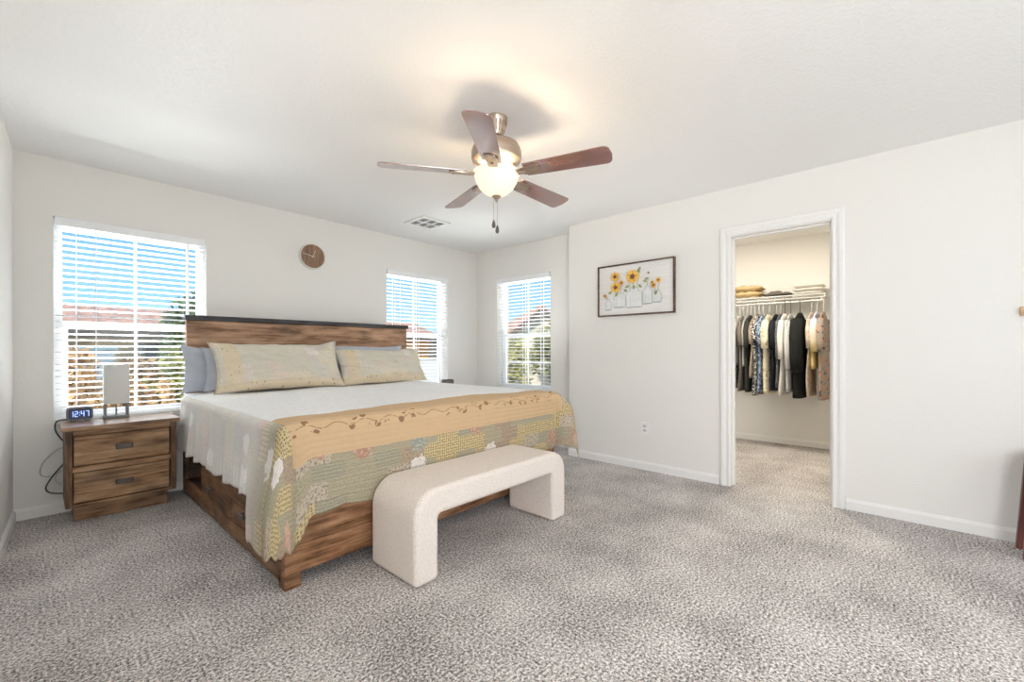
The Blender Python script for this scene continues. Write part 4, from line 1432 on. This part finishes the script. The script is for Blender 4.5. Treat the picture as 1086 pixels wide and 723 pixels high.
WG = M_WIRE
BK = M_BLACK
G = [
    # px, thickness, hem z, sleeve, material, label, kwargs
    (780.5, .050, .66, .24, fabric('sage_leaf_print', (.34, .36, .31), 'blobs', (.66, .66, .58), (.10, .12, .09), 26, .52), 'sage green and cream leaf print top hanging leftmost on the rail', {}),
    (786, .040, .95, .24, fabric('white_check', (.62, .61, .57), 'stripes', (.40, .40, .38), None, 420, .5), 'pale grey checked shirt, second from the left on the rail', {'hw': .195}),
    (790.5, .048, .64, .26, fabric('brown_grey_knit', (.17, .145, .125)), 'brown-grey top hanging just right of the pale checked shirt', {}),
    (795.5, .036, .93, .27, fabric('pale_grey_jersey', (.42, .42, .40)), 'narrow mid-grey shirt pressed against a charcoal top', {'hw': .19}),
    (799, .048, .63, .29, fabric('charcoal_olive', (.045, .047, .042)), 'charcoal top left of the taupe floral shirt', {}),
    (804, .044, .80, .24, fabric('taupe_floral', (.42, .35, .28), 'blobs', (.28, .21, .16), None, 40, .53), 'taupe floral shirt left of the black and white spotted dress', {'hw': .20}),
    (808.5, .060, .60, .22, fabric('black_white_spots', (.03, .03, .035), 'blobs', (.72, .70, .66), None, 62, .53), 'long black and white spotted dress in the middle left of the rail', {'hw': .20}),
    (813, .058, .64, .25, fabric('blue_floral', (.06, .09, .16), 'blobs', (.20, .30, .46), (.50, .54, .56), 34, .50), 'navy and light blue floral blouse beside the spotted dress', {'hw': .19}),
    (820, .078, .63, .30, fabric('cream_floral', (.74, .67, .50), 'blobs', (.42, .35, .20), (.20, .20, .16), 30, .60), 'cream tunic with dark yellow sprigs and wide sleeves', {'hw': .21}),
    (828, .066, .66, .30, fabric('black_navy', (.018, .02, .026)), 'black navy blouse right of the cream sprigged tunic', {'hw': .20}),
    (832.5, .045, .70, .40, fabric('speckled_grey', (.10, .105, .115), 'blobs', (.28, .28, .28), None, 90, .57), 'dark speckled grey top squeezed left of the ivory blouse', {'hw': .195}),
    (837, .062, .62, .42, fabric('ivory_blouse', (.74, .72, .67)), 'ivory blouse with rolled cuffs left of the pale grey shirt', {'hw': .20, 'hook': BK}),
    (843, .058, .66, .52, fabric('grey_pinstripe', (.60, .60, .58), 'stripes', (.48, .48, .48), None, 380, .4), 'pale grey long-sleeved shirt left of the black coat', {'hw': .205, 'hook': BK}),
    (852.5, .135, .60, .56, fabric('black_wool', (.020, .021, .020)), 'large black coat with long sleeves hanging near the right end', {'hw': .20, 'hook': BK, 'cat': 'coat'}),
    (864, .040, .62, .30, fabric('peach_print', (.60, .46, .36), 'blobs', (.66, .60, .50), None, 30, .5), 'peach and cream top right of the black coat', {'hw': .20}),
    (869.5, .070, .92, .34, fabric('pale_blue_fade', (.62, .65, .74), 'fade', (.66, .52, .24), None, .32, 1.7), 'pale blue short shirt fading to yellow at its hem', {'hw': .205}),
    (875.5, .070, .59, .34, fabric('rust_floral', (.34, .30, .26), 'blobs', (.50, .28, .18), (.12, .13, .15), 20, .56), 'long grey and rust floral dress hanging rightmost on the rail', {'hw': .205}),
]
for k, (px, th, hem, slz, mat, lab, kw) in enumerate(G):
    kw = dict(kw)
    cat = kw.pop('cat', 'dress' if 'dress' in lab else 'shirt')
    th *= .9
    garment({'coat': 'coat', 'dress': 'dress'}.get(cat, 'shirt'), yp(px), th, hem, mat, lab, slz=slz, cat=cat, rz=R(-3 + 5 * n3(k * 1.7, 0, 0)), seed=k * 3.3, shz=1.520 + .02 * n3(k * .9, 4, 0), **kw)


def folded(name, y0, y1, layers, h, mat, label, cat, seed, roll=False):
    """soft stack of folded cloth lying across the shelf"""
    mb = MB()
    x0, x1 = SX0 + .02, SX1 - .03
    for q_ in range(layers):
        zb = SZ + .0045 + q_ * h
        jx, jy = .02 * n3(seed, q_, 0), .03 * n3(seed, q_, 5)
        n_ = 16

        def prof(i, j, top):
            u, v = i * 2 - 1, j * 2 - 1
            e_ = max(0, 1 - abs(u) ** 4) ** .5 * max(0, 1 - abs(v) ** (4 if layers > 2 else 2.4)) ** .5
            w_ = h * (.12 if layers > 2 else .65) * (n3(i * 4 + seed, j * 5, q_) + .35 * n3(i * 9 + seed, j * 11, q_ + 3))
            z = zb + (h * (.5 + .46 * e_) + w_ * e_ if top else h * (.5 - .5 * e_))
            return (x0 + jx + (x1 - x0) * i * 1.0, y0 + jy + (y1 - y0) * j, max(z, SZ + .0045))
        mb.grid(lambda i, j: prof(i, j, True), n_, n_)
        k = len(mb.v)
        mb.grid(lambda i, j: prof(i, j, False), n_, n_)
    o = mb.build(name, mat, loc=((x0 + x1) / 2, (y0 + y1) / 2, SZ), smooth='all')
    return tag(o, label, cat, 'folded clothes on the closet shelf')


folded('folded_sheet', 1.20, 1.60, 1, .022, fabric('cream_linen', (.70, .65, .54)), 'cream cloth lying flat under the tan trousers on the shelf', 'clothes', 2.0)
o = folded('folded_trousers', 1.19, 1.52, 2, .068, fabric('tan_khaki', (.60, .45, .24)), 'crumpled tan khaki trousers piled on the left of the shelf', 'trousers', 7.0)
o.location.z += .021
folded('folded_jeans', .90, 1.185, 1, .055, fabric('faded_grey_denim', (.16, .145, .13)), 'rolled grey-brown jeans in the middle of the shelf', 'trousers', 11.0)
folded('folded_blanket', .50 + .1, .885, 3, .040, fabric('white_blanket', (.76, .73, .68)), 'stack of folded white blankets at the right end of the shelf', 'blanket', 4.0)

# ------------------------------------------------------------------ right edge: stand with splayed legs, wall rail
M_CHERRY = wood('dark_cherry_wood', 2, (0.07, 0.020, 0.018), (0.15, 0.048, 0.042), (0.22, 0.075, 0.065), .35)
st_ = thing('wooden_stand', (3.60, -.69, 0), 'dark red-brown wooden stand with splayed legs at the right edge', 'stand')
cx, cy_ = 3.60, -.72
mb = MB(); mb.lathe([(0, .53), (.195, .53), (.20, .54), (.20, .552), (.195, .557), (0, .557)], (cx, cy_, 0), 32)
mb.build('top', M_CHERRY, st_, smooth=True)
for sx, sy in ((1, 1), (-1, 1), (1, -1), (-1, -1)):
    mb = MB()
    b0 = Vector((cx + sx * .095, cy_ + sy * .215, 0)); t0 = Vector((cx + sx * .075, cy_ + sy * .178, .53))
    vs = []
    for P_, w_ in ((b0, .018), (t0, .022)):
        vs += [(P_.x - w_, P_.y - w_, P_.z), (P_.x + w_, P_.y - w_, P_.z), (P_.x + w_, P_.y + w_, P_.z), (P_.x - w_, P_.y + w_, P_.z)]
    mb.add(vs, [(0, 1, 2, 3), (4, 5, 6, 7), (0, 1, 5, 4), (1, 2, 6, 5), (2, 3, 7, 6), (3, 0, 4, 7)])
    mb.build('leg', M_CHERRY, st_, bevel=.003)
hk = thing('coat_rack', (XR, -.85, 1.336), 'light wooden coat rack rail on the wall at the right edge', 'coat rack')
mb = MB(); mb.box(XR - .022, -1.25, 1.310, XR - .0005, -.518, 1.362)
mb.build('rail', wood('light_pine', 1, (.40, .24, .12), (.55, .36, .20), (.66, .47, .30)), hk, bevel=.004)
for y in (-.75, -.95, -1.15):
    mb = MB(); mb.tube([(XR - .022, y, 1.335), (XR - .05, y, 1.33), (XR - .07, y, 1.345)], .006, 8)
    mb.build('hook', M_IRON, hk, smooth=True)

# ------------------------------------------------------------------ outdoors
GZ = -1.6
M_GROUND = plain('dry_desert_ground', (0.42, 0.32, 0.22), .95, .25, 2.0)
mb = MB(); mb.box(-30, YB + 1.2, GZ - .2, 60, 60, GZ); mb.box(XW + 2.6, -30, GZ - .2, 60, YB + 1.2, GZ)
struct(mb.build('ground', M_GROUND), 'dry tan ground outside the windows', 'ground')


def tile_roof(name, c0, c1):
    m, nt, b = new_mat(name, c0, .85)
    v = coords(nt)
    n_ = noise_tex(nt, v, 5.0, 3.0)
    col = ramp(nt, n_, [(.3, c0), (.7, c1)])
    nt.links.new(col, b.inputs['Base Color'])
    return m


M_TILE = tile_roof('terracotta_tile', (0.42, 0.20, 0.13), (0.62, 0.36, 0.25))
M_FASCIA = plain('brown_fascia', (0.12, 0.09, 0.07), .7, .1)
M_TAN = plain('tan_stucco', (0.58, 0.42, 0.26), .9, .08, 4)
M_ORANGE = plain('orange_stucco', (0.85, 0.45, 0.15), .9, .06, 4)
M_CREAM = plain('cream_stucco', (0.68, 0.60, 0.46), .9, .06, 4)
M_BLUEGREY = plain('blue_grey_siding', (0.26, 0.32, 0.35), .8, .08, 6)
M_DGLASS = plain('dark_house_glass', (0.05, 0.06, 0.07), .15, .05)
M_WHITEWALL = plain('white_garden_wall', (0.72, 0.71, 0.68), .9, .03)


def roof_slope(mb, A, B_, C_, D, n=40, amp=.05):
    """corrugated barrel-tile slope: ridge A-B, eave C-D (C below A)"""
    A, B_, C_, D = map(Vector, (A, B_, C_, D))
    nrm = (B_ - A).cross(C_ - A).normalized()
    if nrm.z < 0:
        nrm = -nrm

    def fn(i, j):
        p = A.lerp(B_, i).lerp(C_.lerp(D, i), j)
        rowstep = (j * 14) % 1.0
        return p + nrm * (amp * abs(math.sin(PI * n * i)) + .03 * (rowstep))
    mb.grid(fn, n * 4, 28)


def house(name, o, e1, L, Wd, zr, ze, wallm, label, over=.35, win=(), roof=M_TILE, side=None):
    """o: xy of the front ridge end, e1: ridge direction, L: length, Wd: half width across, zr/ze: ridge and eave heights"""
    e1 = Vector(e1).normalized(); e2 = Vector((-e1.y, e1.x))
    o = Vector(o)
    r = thing(name, (o.x + e1.x * L / 2, o.y + e1.y * L / 2, GZ), label, 'house')

    def P(a, b_, z):
        q_ = o + e1 * a + e2 * b_
        return (q_.x, q_.y, z)
    mb = MB()
    outl = [(-Wd + over, GZ), (Wd - over, GZ), (Wd - over, ze + .05), (0, zr - .12), (-Wd + over, ze + .05)]
    vs = [P(over, b_, z) for b_, z in outl] + [P(L - over, b_, z) for b_, z in outl]
    mb.add(vs, [(0, 1, 2, 3, 4), (5, 6, 7, 8, 9)] + [(i, (i + 1) % 5, 5 + (i + 1) % 5, 5 + i) for i in range(5)])
    mb.build('wall', wallm, r)
    mb = MB()
    roof_slope(mb, P(0, 0, zr), P(L, 0, zr), P(0, Wd, ze), P(L, Wd, ze), int(L * 3.2))
    roof_slope(mb, P(0, 0, zr), P(L, 0, zr), P(0, -Wd, ze), P(L, -Wd, ze), int(L * 3.2))
    rf = mb.build('roof', roof, r, smooth='all')
    so = rf.modifiers.new('t', 'SOLIDIFY'); so.thickness = .05
    mb = MB()
    for a in (0.0, L - .06):
        for s_ in (1, -1):
            vs = [P(a, 0, zr - .05), P(a + .06, 0, zr - .05), P(a + .06, s_ * Wd, ze - .05), P(a, s_ * Wd, ze - .05)]
            vs += [(x, y, z - .2) for x, y, z in vs]
            mb.add(vs, [(0, 1, 2, 3), (4, 5, 6, 7), (0, 1, 5, 4), (1, 2, 6, 5), (2, 3, 7, 6), (3, 0, 4, 7)])
    for s_ in (1, -1):
        vs = [P(0, s_ * Wd, ze - .05), P(L, s_ * Wd, ze - .05), P(L, s_ * (Wd - .06), ze - .05), P(0, s_ * (Wd - .06), ze - .05)]
        vs += [(x, y, z - .16) for x, y, z in vs]
        mb.add(vs, [(0, 1, 2, 3), (4, 5, 6, 7), (0, 1, 5, 4), (1, 2, 6, 5), (2, 3, 7, 6), (3, 0, 4, 7)])
    mb.build('fascia', M_FASCIA, r)
    for s_, a0, a1, z0, z1 in win:     # windows on a long side (s_ = +-1)
        mb = MB()
        bb = s_ * (Wd - over)
        vs = [P(a, bb + s_ * d_, z) for d_ in (.0, .05) for a, z in ((a0, z0), (a1, z0), (a1, z1), (a0, z1))]
        mb.add(vs, [(0, 1, 2, 3), (4, 5, 6, 7), (0, 1, 5, 4), (1, 2, 6, 5), (2, 3, 7, 6), (3, 0, 4, 7)])
        mb.build('window', M_DGLASS, r)
    return r


# behind window 1: long tiled house, ridge along x; its near side faces us
house('house', (-6.0, 15.0), (1, 0), 8.6, 2.2, 2.22, 1.62, M_TAN, 'tan house with a long terracotta roof behind the nightstand window',
      win=((-1, 7.55, 7.95, .2, 1.3), (-1, 5.0, 5.9, -.2, 1.1)))
mb = MB(); mb.box(-5, 12.3, GZ, 1.1, 12.5, 1.15); mb.box(-5, 12.26, 1.15, 1.14, 12.54, 1.22)
tag(mb.build('shed', M_BLUEGREY, loc=(-2, 12.4, GZ)), 'blue-grey board screen in front of the tan house', 'screen')
# behind window 2
house('house', (7.2, 15.8), (1, 0.05), 3.9, 1.9, 2.30, 1.72, M_ORANGE, 'orange stucco house with a terracotta roof behind the right headboard window',
      win=((-1, 1.7, 2.25, .95, 1.35),))
house('house', (15.6, 22.0), (0.2, 1), 6.0, 2.3, 2.75, 1.55, plain('shaded_grey_stucco', (0.20, 0.17, 0.15), .9, .1, 4), 'gabled house with painted-in wall shade beside the orange house')  # shade on the walls is put into the stucco colour
mb = MB(); mb.box(4.0, 12.0, GZ, 12.2, 12.2, .80); mb.box(4.0, 11.97, .80, 12.2, 12.23, .87)
tag(mb.build('garden_wall', M_WHITEWALL, loc=(8, 12.1, GZ)), 'white garden wall below the orange house', 'garden wall')
# behind window 3
house('house', (12.5, 9.75), (.644, .765), 9.5, 2.6, 2.78, .70, M_CREAM, 'cream gabled house with a steep terracotta roof behind the recessed window')
mb = MB(); mb.box(10.6, 3.0, GZ, 10.8, 11.0, .42); mb.box(10.57, 3.0, .42, 10.83, 11.0, .5)
tag(mb.build('garden_wall', M_CREAM, loc=(9.7, 7, GZ)), 'cream garden wall behind the olive green tree', 'garden wall')


def leafmat(name, a, b_, c_):
    m, nt, bs = new_mat(name, a, .8)
    g_ = nt.nodes.new('ShaderNodeObjectInfo')
    n_ = noise_tex(nt, coords(nt), 7.0, 3.0)
    nt.links.new(ramp(nt, n_, [(.3, a), (.5, b_), (.7, c_)]), bs.inputs['Base Color'])
    return m


LM = {'rust': leafmat('rust_brown_leaves', (.16, .085, .035), (.36, .20, .085), (.52, .34, .16)),
      'olive': leafmat('olive_leaves', (.08, .085, .025), (.22, .21, .06), (.40, .36, .13)),
      'green': leafmat('green_leaves', (.04, .07, .03), (.12, .17, .06), (.25, .29, .11)),
      'gold': leafmat('golden_green_leaves', (.16, .16, .04), (.36, .32, .09), (.55, .47, .17))}
M_BARK = plain('grey_bark', (.16, .12, .09), .9, .2, 12)


def plant(name, x, y, zc, rx, rz, kind, label, cat, n=1500, leaf=.09, seed=0, trunk=.05):
    rng = random.Random(seed)
    r = thing(name, (x, y, GZ), label, cat, 'plants outside the windows')
    mb = MB()
    cl_ = [(Vector((rng.gauss(0, .5), rng.gauss(0, .5), rng.gauss(0, .5)))) for _ in range(14)]
    for k in range(n):
        c_ = rng.choice(cl_)
        d = Vector((rng.gauss(0, 1), rng.gauss(0, 1), rng.gauss(0, 1))).normalized() * (rng.random() ** .5) * .55
        p = c_ * .8 + d
        if p.length > 1.15:
            p = p.normalized() * (1.0 + .15 * rng.random())
        p = Vector((x + p.x * rx, y + p.y * rx, zc + p.z * rz))
        a = Vector((rng.gauss(0, 1), rng.gauss(0, 1), rng.gauss(0, 1))).normalized()
        b_ = a.orthogonal().normalized()
        L = leaf * (.6 + .8 * rng.random())
        mb.poly([p - a * L, p + b_ * L * .4, p + a * L, p - b_ * L * .4])
    mb.build('foliage', LM[kind], r, fix=False)
    mb = MB()
    mb.tube([(x, y, GZ), (x + .03, y, (GZ + zc) / 2), (x, y, zc)], [trunk, trunk * .8, trunk * .4], 8)
    for k in range(5):
        a = 2 * PI * k / 5 + seed
        mb.tube([(x, y, GZ + (zc - GZ) * .6), (x + rx * .5 * math.cos(a), y + rx * .5 * math.sin(a), zc + rz * .3 * rng.random())], [trunk * .5, trunk * .2], 6)
    mb.build('trunk', M_BARK, r)
    return r


plant('shrub', .25, 7.6, .20, .42, .85, 'rust', 'rust-brown shrub close outside the left part of the nightstand window', 'shrub', 2600, .07, 1)
plant('shrub', .80, 7.9, .25, .48, .80, 'rust', 'rust-brown shrub outside behind the small table lamp', 'shrub', 2800, .07, 2)
plant('shrub', 1.42, 8.2, .35, .46, .95, 'olive', 'olive shrub outside near the headboard end of the nightstand window', 'shrub', 2600, .07, 3)
plant('shrub', .05, 9.7, -.25, .5, .9, 'olive', 'low olive shrub in front of the blue-grey screen', 'shrub', 2200, .09, 4)
plant('shrub', 1.25, 10.4, .1, .6, .8, 'rust', 'wide brown shrub in front of the tan house wall', 'shrub', 2600, .09, 5)
plant('tree', 2.45, 12.0, 1.35, .62, 1.05, 'green', 'dark green tree rising beside the right end of the long tiled roof', 'tree', 2200, .10, 6)
plant('tree', 8.3, 7.7, .75, .66, .95, 'gold', 'golden green tree just outside the recessed window, left of centre', 'tree', 3000, .085, 7)
plant('tree', 9.7, 7.1, .95, .66, .95, 'olive', 'olive green tree at the right of the recessed window view', 'tree', 2800, .085, 8)
plant('shrub', 8.0, 6.3, -.35, .62, .5, 'green', 'dark green shrub low below the olive trees', 'shrub', 2200, .08, 9)

for o in bpy.data.objects:
    if '_w' in o:
        del o['_w']
